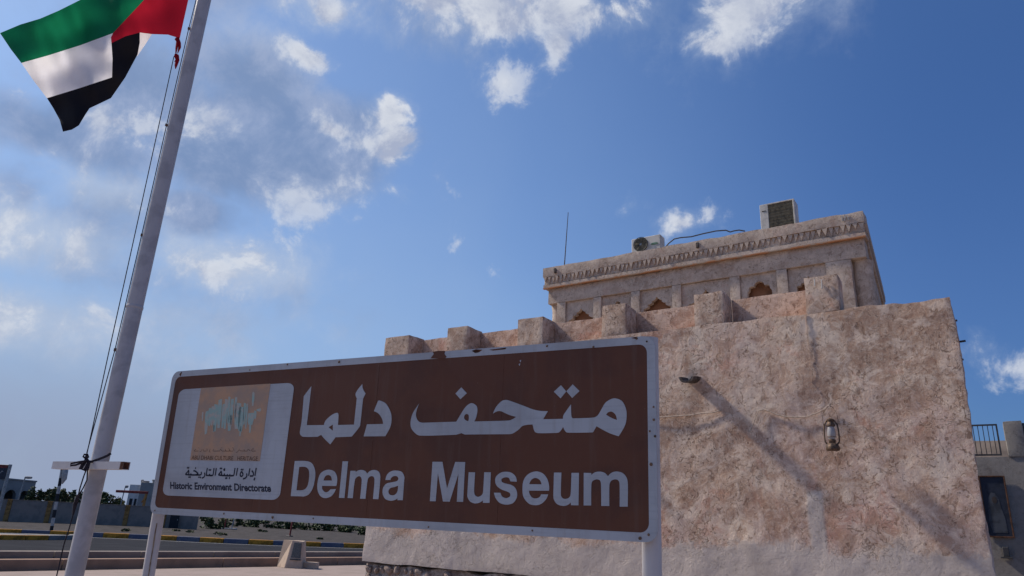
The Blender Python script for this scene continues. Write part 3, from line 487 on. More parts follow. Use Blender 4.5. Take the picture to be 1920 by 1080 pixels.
for i,(a,b) in enumerate(zip(kl,kl[1:])):
    c=(a+b)/2; t=(b-a); L=t.length
    key=(i%2,round(L,2))
    if key not in KM: KM[key]=mbox(-L/2+.006,L/2-.006,-.17,.17,-.1,.272 if i%2 else .268,.02); 
    o=link('kerb_block',KM[key],MT['kyel'] if i%2 else MT['kblue'],kp); o.location=(c.x,c.y,0); o.rotation_euler=(0,0,math.atan2(t.y,t.x))
ribbon('road_edge_line',[(p.x,p.y) for p in vis],-1.1,-.85,.004,MT['wpaint'])
# paved verge strip behind the kerb
ribbon('pavement',[(p.x,p.y) for p in vis],.17,2.2,.12,MT['kgrey'])
# median island left
ml=[Vector(p) for p in [(-39.6,2),(-39.9,10),(-40.1,16),(-40.5,18.6),(-41.6,20.6),(-43.2,21.2)]]
mk=resample(ml,1.2)
mp=empty('median_kerb',(0,0,0),kind='structure')
for i,(a,b) in enumerate(zip(mk,mk[1:])):
    c=(a+b)/2; t=b-a; L=t.length
    o=link('kerb_block',mbox(-L/2+.006,L/2-.006,-.15,.15,-.1,.22,.02),MT['kyel'] if i in (5,11,12) or i%5==3 else MT['kgrey'],mp); o.location=(c.x,c.y,0); o.rotation_euler=(0,0,math.atan2(t.y,t.x))
sheet('median',[(-39.75,2),(-40.05,10),(-40.25,16),(-40.65,18.5),(-41.7,20.4),(-43.2,21.0),(-44.5,19),(-46,10),(-46,2)],.17,MT['kgrey'])
# stepped low wall at the plaza edge
sw_=empty('stepped_plinth_wall',(-21.5,12,0),label='low tan two-tier step running along the far edge of the pink plaza',cat='low wall')
bl=[mbox(-.55,0,0,2.48,-.1,.262,.012),mbox(-.55,0,0,2.48,-.1,.43,.012)]
for i in range(22):
    y=-12+i*2.5
    for k in range(2):
        o=link('step_block',bl[k],MT['step'] if k==0 else MT['step2'],sw_); o.location=(0 if k==0 else -.56,y-12,0)
        o.rotation_euler=(0,0,random.uniform(-.002,.002))
# ------------------------------------------------------------------ museum lower building
DW=7.0
def Z(r,d=DW): return 1.6+r*d
def plblock(x0,x1,y0,y1,z0,z1,step=.04,amp=.009,rnd=.014,fr=3.0,faces='xXyYzZ',yamp=None):
    """box with gridded faces, displaced by world-space noise, softened edges"""
    bm=bmesh.new()
    def ax(a,b):
        k=max(1,int(round((b-a)/step))); return [a+(b-a)*i/k for i in range(k+1)]
    X,Y_,Zs=ax(x0,x1),ax(y0,y1),ax(z0,z1); cache={}
    def V(x,y,z):
        key=(round(x,5),round(y,5),round(z,5))
        if key in cache: return cache[key]
        p=Vector((x,y,z)); q=p.copy()
        ex=sum((x-x0<1e-6 or x1-x<1e-6, y-y0<1e-6 or y1-y<1e-6, z-z0<1e-6 or z1-z<1e-6))
        if ex>=2:
            c=Vector(((x0+x1)/2,(y0+y1)/2,(z0+z1)/2))
            if x-x0<1e-6: q.x+=rnd*.6
            if x1-x<1e-6: q.x-=rnd*.6
            if y-y0<1e-6: q.y+=rnd*.6
            if y1-y<1e-6: q.y-=rnd*.6
            if z1-z<1e-6: q.z-=rnd*.6
            q.z+=rnd*.9*noise.noise(Vector((x*5,y*5,z*5+9)))*(1 if z1-z<1e-6 else 0)
            q.x+=rnd*.5*noise.noise(Vector((z*6,y*5,x*5+4)))
        nv=noise.noise_vector(p*fr)*amp+noise.noise_vector(p*fr*.3)*amp*1.4+noise.noise_vector(p*fr*3.7)*amp*.30
        cache[key]=bm.verts.new(q+nv); return cache[key]
    def grid(A,B,f):
        for a,a2 in zip(A,A[1:]):
            for b,b2 in zip(B,B[1:]):
                bm.faces.new((V(*f(a,b)),V(*f(a2,b)),V(*f(a2,b2)),V(*f(a,b2))))
    if 'y' in faces: grid(X,Zs,lambda a,b:(a,y0,b))
    if 'Y' in faces: grid(X,Zs,lambda a,b:(a,y1,b))
    if 'x' in faces: grid(Y_,Zs,lambda a,b:(x0,a,b))
    if 'X' in faces: grid(Y_,Zs,lambda a,b:(x1,a,b))
    if 'z' in faces: grid(X,Y_,lambda a,b:(a,b,z0))
    if 'Z' in faces: grid(X,Y_,lambda a,b:(a,b,z1))
    return fin(bm)
mus=empty('museum_building',(0,0,0),label='single-storey coral-stone museum with peeling tan plaster and stepped crenellated parapet',cat='building')
ZL=Z(.2992)  # ledge / right wall top
XL,XR=-.987*DW,-.0213*DW
ZB=Z(-.068)
me=plblock(XL,XR,DW,DW+.45,ZB,ZL,.026,.010,.004)
for v in me.vertices:
    if v.co.x>-1: v.co.x-=max(0,v.co.y-DW-.02)*.035
    if v.co.x>XR-.05: v.co.x+=.016*noise.noise(Vector((2,v.co.y*3,v.co.z*2.6)))+.010*noise.noise(Vector((7,v.co.y*9,v.co.z*11)))-.004
    if v.co.z>ZL-.02 and v.co.x>-1.02: v.co.z+=.010*noise.noise(Vector((v.co.x*9,v.co.y*6,4)))
    v.co.z+=.020*noise.noise(Vector((v.co.x*1.7,3,1)))*max(0,(v.co.z-3.4)/.3)*min(1,max(0,(v.co.x+1.02)/.15))
link('wall',me,MT['wall'],mus,True)
# building body behind
me=plblock(XR-.45,XR-.02,DW+.46,12.6,.0,ZL-.02,.2)
for v in me.vertices: v.co.x-=(v.co.y-DW)*.035
link('side_wall',me,MT['wall'],mus,True)
link('side_wall',plblock(XL+.004,XL+.45,DW+.46,12.6,.0,ZL-.02,.2),MT['wall'],mus,True)
link('roof',mbox(XL+.46,XR-.46,DW+.46,12.6,ZL-.45,ZL-.25),MT['merlon'],mus)
link('wall_footing',plblock(XL+.03,XR-.03,DW+.05,DW+.46,-.1,ZB-.006,.06,.03,.02,5),MT['mortar'],mus,True)
MER=[(-.987,-.923),(-.828,-.7805),(-.671,-.6195),(-.508,-.465),(-.352,-.308),(-.193,-.148)]
ZT=Z(.3505)
for i,(a,b) in enumerate(MER):
    link('merlon',plblock(a*DW,b*DW,DW,DW+(.24 if i==5 else .32),ZL+.001,ZT+(.006 if i%2 else -.004),.035,.010,.007),MT['merlon'],mus,True)
for (a,b),(c,d) in zip(MER,MER[1:]):
    link('parapet_panel',plblock(b*DW+.002,c*DW-.002,DW+.285,DW+.40,ZL+.002,Z(.3475)+.0,.045,.009,.008,3),MT['panel'],mus,True)
for xr,za,zb_,am in ((-.1935,ZL-.005,2.55,.006),):
    pts=[(xr*DW+am*noise.noise(Vector((k*.6,xr*30,1)))*1.5,DW-.0135+.006*noise.noise(Vector((k*.9,5,xr*9))),za+(zb_-za)*k/24) for k in range(25)]
    link('plaster_ridge',tube(pts,[.0035*(1-k/26) for k in range(25)],5),MT['merlon'],mus,True)
# rubble stones under the plaster
sm=[]
for k in range(7):
    bm=bmesh.new(); bmesh.ops.create_icosphere(bm,subdivisions=2,radius=.5)
    for v in bm.verts: v.co*=1+.45*noise.noise(v.co*2.2+Vector((k*7,0,0))); v.co.y*=.8
    sm.append(fin(bm))
z=ZB-.055; row=0
while z>.55 and row<5:
    x=XL+.05; hh=random.uniform(.075,.10)
    while x<-1.2 and not(row>2 and x>-4):
        wd=random.uniform(.06,.15)
        if random.random()<.86:
            o=link('stone',random.choice(sm),MT['stone'],mus,True); o.location=(x+wd/2,DW+random.uniform(.035,.06),z-hh/2+random.uniform(-.012,.012)+.03)
            o.scale=(wd,.11,hh*random.uniform(.8,1.15)); o.rotation_euler=(0,random.uniform(-.5,.5),0)
        x+=wd+random.uniform(.01,.06)
    z-=hh+.022; row+=1
# wooden water spouts
def spout(x,z,L=.23):
    bm=bmesh.new()
    n=7
    def ring(y,r0,r1,dz):
        o_=[];i_=[]
        for k in range(n+1):
            a=math.pi+math.pi*k/n
            o_.append(bm.verts.new((r0*math.cos(a),y,r0*.75*math.sin(a)+dz))); i_.append(bm.verts.new((r1*math.cos(a),y,r1*.75*math.sin(a)+dz)))
        return o_,i_
    rings=[ring(-L,.066,.045,-.028),ring(-L*.5,.07,.047,-.012),ring(.12,.074,.05,.01)]
    for (o0,i0),(o1,i1) in zip(rings,rings[1:]):
        for k in range(n):
            bm.faces.new((o0[k],o0[k+1],o1[k+1],o1[k])); bm.faces.new((i0[k],i1[k],i1[k+1],i0[k+1]))
        bm.faces.new((o0[0],o1[0],i1[0],i0[0])); bm.faces.new((o0[n],i0[n],i1[n],o1[n]))
    for (o0,i0) in (rings[0],rings[-1]):
        for k in range(n): bm.faces.new((o0[k],i0[k],i0[k+1],o0[k+1]))
    for v in bm.verts: v.co+=noise.noise_vector(v.co*14)*.006
    o=link('water_spout',fin(bm),MT['oldwood'],mus); o.location=(x,DW,z); return o
spout(-.357*DW,Z(.2225),.21).scale=(1.15,1,1.25)
for xr in (-.585,-.80,-.925): spout(xr*DW,Z(.2225))
# little pipe stubs at the right corner
for zz,l in ((Z(.245),.05),(Z(.272),.012),(Z(.222),.012)):
    link('pipe_stub',tube([(XR-.03,DW+.12,zz),(XR+l,DW+.11,zz+.004)],.009,6),MT['pipe'],mus)
# two thin white hooks on the right-hand merlon
for dx in (0,.062):
    link('wall_clip',tube([(-1.245+dx,DW-.02,ZT-.03-dx*.2),(-1.247+dx,DW-.028,ZT-.10-dx*.6)],.006,6),MT['wpaint'],mus)
# ------------------------------------------------------------------ museum tower
DT=13.0
tw=empty('museum_tower',(0,0,0),label='taller upper room of the museum with zigzag cornice and arched niches behind the parapet',cat='building')
def TZ(r): return 1.6+r*DT
def TX(r): return r*DT
sh=-.064 # the side walls are slightly skewed
YB=17.5
def prism(x0,x1,y0,y1,z0,z1,skew=True,bev=.012):
    bm=bmesh.new(); vs=box(bm,x0,x1,y0,y1,z0,z1,bev)
    if skew:
        for v in bm.verts: v.co.x+=sh*(v.co.y-DT)
    for v in bm.verts: v.co+=noise.noise_vector(v.co*1.7)*.006
    return fin(bm)
fx0,fx1=TX(-.6185),TX(-.1062); wx0,wx1=TX(-.6105),TX(-.1106)
link('parapet_band',plblock(fx0,fx1,DT-.10,DT+.28,TZ(.4172),TZ(.4343),.09,.010,.02,2),MT['tower'],tw,True)
frieze=link('zigzag_frieze',prism(fx0+.03,fx1-.03,DT-.045,DT+.28,TZ(.4035),TZ(.4172)-.002,False),MT['tower'],tw)
link('cornice_band',plblock(fx0+.01,fx1-.01,DT-.085,DT+.28,TZ(.3972),TZ(.4035)-.002,.09,.006,.012,2),MT['tower'],tw,True)
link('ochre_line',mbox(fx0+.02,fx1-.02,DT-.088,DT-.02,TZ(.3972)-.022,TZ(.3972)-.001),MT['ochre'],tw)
# triangular teeth
bm=bmesh.new(); tw_=.049; th_=(TZ(.4172)-TZ(.4035))*.92
pts=[(-tw_,0),(tw_,0),(0,-th_)]
f0=[bm.verts.new((x*.96,-.05,z*.97)) for x,z in pts]; f1=[bm.verts.new((x*1.1,.02,z)) for x,z in pts]
bm.faces.new(f0); bm.faces.new(f1[::-1])
for i in range(3): bm.faces.new((f0[i],f1[i],f1[(i+1)%3],f0[(i+1)%3]))
tm=fin(bm); nT=66; x=fx0+.07; pitch=(fx1-fx0-.14)/(nT-1)
for i in range(nT):
    o=link('zigzag_tooth',tm,MT['tower'],frieze); o.location=(x+i*pitch,DT-.05,TZ(.4172)-.006); o.scale=(random.uniform(.78,1.02),random.uniform(.4,1),random.uniform(.62,1) if random.random()<.3 else random.uniform(.86,1)); o.rotation_euler=(0,random.uniform(-.10,.10),0)
for i in range(40):
    y=DT+.05+i*.112
    o=link('zigzag_tooth',tm,MT['tower'],tw); o.location=(fx1-.035+sh*(y-DT),y,TZ(.4172)-.006); o.rotation_euler=(0,0,math.pi/2)
# sides and back of the cornice
def sideband(xo,z0,z1,nm):
    bm=bmesh.new(); vs=box(bm,xo-.28,xo,DT+.285,YB,z0,z1,.012)
    for v in bm.verts: v.co.x+=sh*(v.co.y-DT)
    return link(nm,fin(bm),MT['tower'],tw)
sideband(fx1,TZ(.4172),TZ(.4340),'parapet_band'); sideband(fx1-.035,TZ(.4035),TZ(.4172)-.002,'zigzag_frieze'); sideband(fx1-.012,TZ(.3972),TZ(.4035)-.002,'cornice_band')
bm=bmesh.new(); box(bm,fx0,fx0+.28,DT+.285,YB,TZ(.3972),TZ(.4340),.012); link('parapet_band',fin(bm),MT['tower'],tw)
link('parapet_band',prism(fx0+.29,fx1-.29,YB-.28,YB,TZ(.3972),TZ(.434)-.01,False),MT['tower'],tw)
link('roof',prism(fx0+.3,fx1-.6,DT+.285,YB-.29,TZ(.3972)+.1,TZ(.4172),False),MT['tower'],tw)
# frieze wall under the cornice, then piers and recessed panels
link('wall',plblock(wx0,wx1,DT,DT+.4,TZ(.3695),TZ(.3972)-.003,.1,.008,.015,2),MT['tower'],tw,True)
zb=3.3
PAN=[(-.5755,-.5228),(-.5081,-.4556),(-.4399,-.3872),(-.3716,-.2972),(-.2813,-.2295),(-.2139,-.1628)]
edges=[-.5925]+[v for p in PAN for v in p]+[-.1300]
for i in range(0,len(edges),2):
    a,b=edges[i],edges[i+1]
    link('pier',plblock(TX(a),TX(b),DT+.001,DT+.4,zb,TZ(.3695)-.002,.1,.007,.012,2),MT['tower'],tw,True)
ogee=[(0,0),(.10,-.17),(.24,-.27),(.38,-.30),(.36,-.42),(.50,-.50),(.66,-.52),(.64,-.66),(.80,-.76),(1,-.80),(.97,-1.2),(.97,-3.2)]
tref=[(0,.02),(.22,-.04),(.38,-.20),(.42,-.42),(.60,-.40),(.82,-.50),(.86,-.80),(.98,-.95),(1.0,-1.3),(1.0,-3.2)]
step=[(0,0),(.12,-.18),(.30,-.30),(.30,-.44),(.62,-.48),(.66,-.62),(.98,-.66),(1,-3.2)]
ARC=[(-.5478,.3552,.023,ogee,.30),(-.4806,.3580,.0105,tref,.15),(-.4130,.3570,.0225,ogee,.30),(-.3342,.3567,.028,ogee,.34),(-.2550,.3572,.0175,tref,.20),(-.1872,.3549,.0165,step,.26)]
for (a,b),(cx,zt,hw,shp,hs) in zip(PAN,ARC):
    x0,x1=TX(a)+.002,TX(b)-.002
    half=[(u*hw*DT,v*hs) for u,v in shp]
    cxx,ztt=TX(cx),TZ(zt)
    arch=[(cxx+u,ztt+v) for u,v in half]+[(cxx-u,ztt+v) for u,v in half[::-1] if u>0]
    me=flat([[(x0,zb),(x1,zb),(x1,TZ(.3695)-.004),(x0,TZ(.3695)-.004)],arch],.05)
    me.transform(Matrix.Translation((0,DT+.115,0))@Matrix.Rotation(math.pi/2,4,'X'))
    link('niche_panel',me,MT['tower'],tw)
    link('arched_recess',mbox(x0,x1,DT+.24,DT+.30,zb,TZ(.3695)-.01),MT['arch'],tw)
# corner columns standing in notched corners
for xx in (TX(-.6015)+.03,TX(-.1195)):
    link('corner_column',lathe([(.17,zb),(.165,5),(.17,TZ(.36)),(.19,TZ(.3695)-.004)],18,Matrix.Translation((xx,DT+.30,0))),MT['tower'],tw,True)
for s0,s1 in ((wx0+.12,wx0+.4),):
    link('side_wall',plblock(s0,s1,DT+.52,YB,zb,TZ(.3972)-.005,.2),MT['tower'],tw,True)
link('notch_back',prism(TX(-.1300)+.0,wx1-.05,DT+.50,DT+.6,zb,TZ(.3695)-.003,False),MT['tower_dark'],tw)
bm=bmesh.new(); box(bm,wx1-.35,wx1,DT+.405,YB,TZ(.3695),TZ(.3972)-.004,.01)
for v in bm.verts: v.co.x+=sh*(v.co.y-DT)
link('side_wall',fin(bm),MT['tower'],tw)
yy=DT+.62
while yy<YB-.3:
    y2=min(yy+.32,YB)
    bm=bmesh.new(); box(bm,wx1-.35,wx1-.005,yy,y2,zb,TZ(.3695)-.004,.01)
    for v in bm.verts: v.co.x+=sh*(v.co.y-DT)
    link('pier',fin(bm),MT['tower'],tw); yy+=.95
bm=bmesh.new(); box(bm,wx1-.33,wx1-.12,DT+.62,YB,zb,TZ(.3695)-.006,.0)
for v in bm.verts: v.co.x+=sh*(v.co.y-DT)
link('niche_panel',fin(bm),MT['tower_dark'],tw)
# small markings on the parapet (two whitish strokes, dark stubs)
for i,(x,a) in enumerate([(TX(-.1262),0),(TX(-.1225),.22),(TX(-.1190),-.22)]):
    o=link('plaster_scar',mbox(-.009,.009,-.012,.004,-.055,.055),MT['wpaint'],tw); o.location=(x-.10,DT-.106,TZ(.4265)); o.rotation_euler=(0,a,0)
for x in (-.5925,-.3395):
    o=link('parapet_stub',mbox(-.03,.03,-.03,.01,-.075,.045,.01),MT['oldwood'],tw); o.location=(TX(x),DT-.10,TZ(.4262)); o.rotation_euler=(0,random.uniform(-.1,.1),0)
# ------------------------------------------------------------------ air conditioners, rod, cable on the tower roof
def ac_front(x,y,z,wd,hg,dp):
    t=empty('air_conditioner',(x,y,z),label='small cream outdoor air conditioner with round black fan on the tower roof',cat='air conditioner')
    link('casing',mbox(0,wd,0,dp,0,hg,.012),MT['acwhite'],t)
    R=hg*.46; c=(wd*.335,0,hg*.52); M=Matrix.Translation((c[0],-.001,c[2]))@Matrix.Rotation(math.pi/2,4,'X')
    fw_=link('fan_well',lathe([(0,-.002),(R,-.002),(R,.006),(0,.006)],28,M),MT['acdark'],t)
    bm=bmesh.new()
    for k in range(5):
        a=k*2*math.pi/5
        vs=[bm.verts.new((math.cos(a+d)*r*R,math.sin(a+d)*r*R,h)) for r,d,h in ((.22,0,.010),(.86,.12,.010),(.9,.62,.018),(.25,.6,.018))]
        bm.faces.new(vs)
    bmesh.ops.transform(bm,matrix=M,verts=bm.verts); link('fan_blade',fin(bm),MT['coil'],fw_)
    link('fan_hub',lathe([(R*.2,.006),(R*.19,.025),(0.001,.03)],16,M),MT['steel'],fw_,True)
    bm=bmesh.new()
    for rr in [.2,.3,.4,.5,.6,.7,.8,.9,1.0]:
        tube_into(bm,[(math.cos(k*math.pi/16)*rr*R,math.sin(k*math.pi/16)*rr*R,.035) for k in range(33)],.0028 if rr<1 else .008,4,False)
    for k in range(12):
        a=k*math.pi/6; tube_into(bm,[(math.cos(a)*.2*R,math.sin(a)*.2*R,.036),(math.cos(a)*R,math.sin(a)*R,.032)],.0025,4)
    bmesh.ops.transform(bm,matrix=M,verts=bm.verts); link('fan_grille',fin(bm),MT['acdark'],fw_)
    # green oval badge
    bm=bmesh.new(); E_=[]
    tube_into(bm,[(wd*.80+math.cos(k*math.pi/10)*wd*.115,-.004,hg*.42+math.sin(k*math.pi/10)*hg*.055) for k in range(21)],.006,4,False)
    tube_into(bm,[(wd*.80+(k/8-.5)*wd*.16,-.004,hg*.42+math.sin(k*2.4)*hg*.018) for k in range(9)],.005,4)
    link('badge',fin(bm),MT['acgreen'],t)
    for xx in (.1,.9): link('foot',mbox(wd*xx-.03,wd*xx+.03,-.02,dp+.02,-.09,-.001),MT['steel'],t)
    return t
YA=DT+.7
ac_front(-.4530*YA,YA,1.6+.4340*YA,.0500*YA,.0258*YA+.0,.26)
YA2=DT+.75
t=empty('air_conditioner',(-.2452*YA2,YA2,1.6+.432*YA2),label='large grey air conditioner with dark coil grille at the right end of the tower roof',cat='air conditioner')
w2,h2=.0490*YA2,.0435*YA2
link('casing',mbox(0,w2,.03,.34,0,h2,.01),MT['acwhite'],t)
link('side_panel',mbox(0,w2*.24,0,.029,0,h2-.004,.006),MT['acwhite'],t)
link('edge_trim',mbox(w2*.955,w2,0,.029,0,h2-.004,.004),MT['acwhite'],t)
link('edge_trim',mbox(w2*.24+.002,w2*.955-.002,0,.029,h2-.03,h2-.004,.004),MT['acwhite'],t)
link('coil',mbox(w2*.24+.002,w2*.955-.002,.018,.0285,.0,h2-.032),MT['coil'],t)
bm=bmesh.new()
for k in range(19):
    x=w2*.26+(w2*.68)*k/18; box(bm,x-.0025,x+.0025,.010,.017,.01,h2-.034)
for k in range(9):
    z_=.02+(h2-.07)*k/8; box(bm,w2*.25,w2*.945,.005,.0095,z_,z_+.005)
link('grille',fin(bm),MT['coil'],t)
link('handle',mbox(w2*.06,w2*.17,-.006,-.001,h2*.72,h2*.75),MT['acdark'],t)
tag(link('antenna_rod',tube([(TX(-.5804)*1.03,DT+.4,TZ(.430)),(TX(-.5775)*1.03,DT+.4,TZ(.4865)),(TX(-.5742)*1.03,DT+.4,1.6+.5352*(DT+.4))],[.014,.011,.007],6),MT['oldwood']),label='thin vertical rod standing at the left end of the tower roof',cat='antenna')
pc=[(-.4005,.4375),(-.392,.4475),(-.383,.4530),(-.372,.4530),(-.355,.4515),(-.335,.4525),(-.315,.4535),(-.300,.4510),(-.2935,.4475),(-.288,.4475),(-.280,.4480),(-.2715,.4415)]
tag(link('roof_cable',tube([(r*DT,DT+.12,1.6+zr*DT+.005*math.sin(i*3)-.03*(0<i<11)) for i,(r,zr) in enumerate(pc)],.013,6),MT['pipe'],smooth_=True),label='dark cable looping along the tower roof edge between the two air conditioners',cat='cable')

# ------------------------------------------------------------------ annex building at the right edge
DA=20.0
ax_=empty('annex_building',(0,0,0),label='shaded grey plastered building beyond the right corner with parapet pillar and roof railing',cat='building')
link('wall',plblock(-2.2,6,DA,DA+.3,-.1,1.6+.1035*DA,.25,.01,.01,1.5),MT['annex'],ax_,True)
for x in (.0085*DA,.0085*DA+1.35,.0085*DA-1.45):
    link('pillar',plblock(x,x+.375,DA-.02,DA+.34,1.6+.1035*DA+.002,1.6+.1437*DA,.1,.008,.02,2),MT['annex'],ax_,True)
for x0 in (.0085*DA-1.075,.0085*DA+.375):
    x1=x0+.97
    zA,zB_=1.6+.1040*DA+.03,1.6+.1415*DA
    link('railing_frame',mbox(x0,x1,DA+.10,DA+.14,zB_-.035,zB_),MT['pipe'],ax_)
    link('railing_frame',mbox(x0,x1,DA+.10,DA+.14,zA,zA+.035),MT['pipe'],ax_)
    for xx in (x0,x1-.035): link('railing_post',mbox(xx,xx+.035,DA+.10,DA+.14,zA+.036,zB_-.036),MT['pipe'],ax_)
    for k in range(1,10):
        xx=x0+(x1-x0)*k/10
        link('railing_bar',mbox(xx-.008,xx+.008,DA+.112,DA+.128,zA+.036,zB_-.036),MT['pipe'],ax_)
tag(link('rooftop_wall',plblock(-4,6,DA+5,DA+5.3,2.5,1.6+.122*(DA+5),.3,.02,.02,1),MT['sand_wall']),label='low sunlit tan wall seen through the roof railing at right',cat='wall')
pf=empty('framed_portrait',(-.47,DA-.06,1.6+.0155*DA),label='tall brown-framed dark blue portrait panel hanging on the grey wall at the right edge',cat='framed picture')
fw,fh=.51,.0667*DA
link('print',mbox(.03,fw-.03,-.004,.02,.03,fh-.03),MT['blue'],pf)
bm=bmesh.new(); vs=[bm.verts.new((x,-.008,z)) for x,z in [(.12,.10),(.40,.10),(.39,.42),(.35,.62),(.33,.82),(.27,.95),(.20,.97),(.14,.86),(.10,.60),(.08,.35)]]
bm.faces.new(vs); link('robe_print',fin(bm),mat('pale_blue_robe_print',(.07,.08,.10),.6,.3,4),pf)
bm=bmesh.new(); vs=[bm.verts.new((.245+.05*math.cos(a*.7),-.011,.80+.075*math.sin(a*.7))) for a in range(9)]
bm.faces.new(vs); link('face_print',fin(bm),mat('brown_face_print',(.07,.055,.05),.6,.3,4),pf)
for x0,x1,z0,z1 in ((0,.03,0,fh),(fw-.03,fw,0,fh),(.031,fw-.031,0,.03),(.031,fw-.031,fh-.03,fh)):
    link('frame_bar',mbox(x0,x1,-.03,.03,z0,z1,.004),MT['frame'],pf)
bk=empty('wall_bracket',(-.17,DA-.05,1.6-.0035*DA),label='dark metal bracket on the grey wall just below the framed portrait',cat='bracket')
link('bracket_plate',mbox(-.11,.11,-.10,.03,-.05,-.015,.005),MT['pipe'],bk); link('bracket_stem',mbox(-.06,.06,-.04,.03,-.014,.19,.01),MT['pipe'],bk)
tag(link('wall_box',mbox(.36,.58,DA-.16,DA-.02,1.6+.0,1.6+.0175*DA,.02),MT['pipe']),label='dark metal box on the grey wall at the far right edge',cat='box')  # plain dark box fixed to the wall

# ------------------------------------------------------------------ hurricane lantern and cord on the wall
ln=empty('hurricane_lantern',(-.1755*6.88,6.868,1.6+.1135*6.868),label='rusty brass hurricane lantern with frosted glass hanging on the plaster wall',cat='lantern')
link('fuel_tank',lathe([(.05,-.0),(.074,.002),(.080,.010),(.080,.030),(.072,.045),(.060,.056),(.046,.062),(.034,.066)],24),MT['lant'],ln,True)
link('burner',lathe([(.034,.066),(.040,.074),(.044,.088),(.042,.094),(.03,.097)],20),MT['lant'],ln,True)
gm,gt,gb=newmat('frosted_glass'); gb.inputs['Base Color'].default_value=(.45,.43,.43,1); gb.inputs['Roughness'].default_value=.28; gb.inputs['Transmission Weight'].default_value=.35; gb.inputs['Specular IOR Level'].default_value=.6
link('glass_globe',lathe([(.034,.098),(.044,.112),(.050,.135),(.050,.155),(.044,.185),(.036,.205)],22),gm,ln,True)
link('chimney',lathe([(.040,.206),(.050,.210),(.052,.222),(.040,.236),(.036,.25),(.046,.256),(.046,.266),(.03,.276),(.012,.280)],22),MT['lant'],ln,True)
for s in (-1,1):
    link('side_tube',tube([(s*.055,0,.052),(s*.080,0,.075),(s*.084,0,.12),(s*.082,0,.18),(s*.072,0,.225),(s*.050,0,.252),(s*.03,0,.262)],.0085,8),MT['lant'],ln,True)
link('globe_guard',tube([(.05*math.cos(a/3),.05*math.sin(a/3),.118) for a in range(20)],.0022,5,False),MT['lant'],ln)
link('bail',tube([(-.082,0,.215),(-.090,.0,.27),(-.078,.03,.33),(-.03,.05,.385),(.0,.06,.395),(.035,.05,.380),(.078,.03,.32),(.088,0,.26),(.082,0,.215)],.0028,6),MT['lant'],ln,True)
link('hook',tube([(0,.11,.40),(0,.12,.395),(-.004,.105,.40),(.0,.10,.418)],.005,6),MT['pipe'],ln,True)
cp=[(-.470,.168),(-.4093,.166),(-.385,.1665),(-.36,.167),(-.345,.1690),(-.3289,.1692),(-.316,.172)]
tag(link('pale_cord',tube([(r*DW,DW-.022+.002*math.sin(i*9),1.6+zr*DW) for i,(r,zr) in enumerate(cp)],.0055,6),MT['cord'],smooth_=True),label='thin pale cord stapled along the wall just right of the brown sign',cat='cord')
cp=[(-.2790,.1400),(-.2766,.1440),(-.2730,.1520),(-.2690,.1625),(-.2650,.1685),(-.2585,.1700),(-.2500,.1670),(-.2420,.1625),(-.2331,.1597),(-.2200,.1578),(-.2060,.1575),(-.1994,.1590),(-.188,.163),(-.1767,.1690)]
tag(link('pale_cord',tube([(r*DW,DW-.022+.002*math.sin(i*9),1.6+zr*DW) for i,(r,zr) in enumerate(cp)],.0055,6),MT['cord'],smooth_=True),label='thin pale cord looping up the wall to the lantern hook',cat='cord')

ln.scale=(.72,.72,1.02)
# ------------------------------------------------------------------ museum sign
so_=Vector(SIGN['o']);sa_=Vector(SIGN['a']);sb_=Vector(SIGN['b']);SW,SH=SIGN['w'],SIGN['h']
sn=sa_.cross(sb_).normalized()
SM=Matrix(((sa_.x,sb_.x,sn.x,so_.x),(sa_.y,sb_.y,sn.y,so_.y),(sa_.z,sb_.z,sn.z,so_.z),(0,0,0,1)))
sg=empty('museum_sign',(0,0,0),label='brown bilingual museum name board on two white posts in front of the building',cat='sign')
def rrect(x0,y0,x1,y1,r,n=6,wob=0):
    out=[]
    for cx,cy,a0 in ((x1-r,y1-r,0),(x0+r,y1-r,90),(x0+r,y0+r,180),(x1-r,y0+r,270)):
        for k in range(n+1):
            a=math.radians(a0+90*k/n); out.append((cx+r*math.cos(a),cy+r*math.sin(a)))
    return out
def onsign(name,me,z,m,parent=None,**k):
    me.transform(SM@Matrix.Translation((0,0,z))); return link(name,me,m,parent or sg,**k)
bw=.043
onsign('white_border',flat([rrect(0,0,SW,SH,.062),rrect(bw,bw,SW-bw,SH-bw*.98,.045)],.003),-.0005,MT['swhite'])
panel=onsign('brown_panel',flat([rrect(bw-.004,bw-.004,SW-bw+.004,SH-bw*.98+.004,.047)],.0022),-.0015,MT['brown'])
onsign('backing_sheet',flat([rrect(.004,.004,SW-.004,SH-.004,.060)],.002),-.008,MT['steel'])
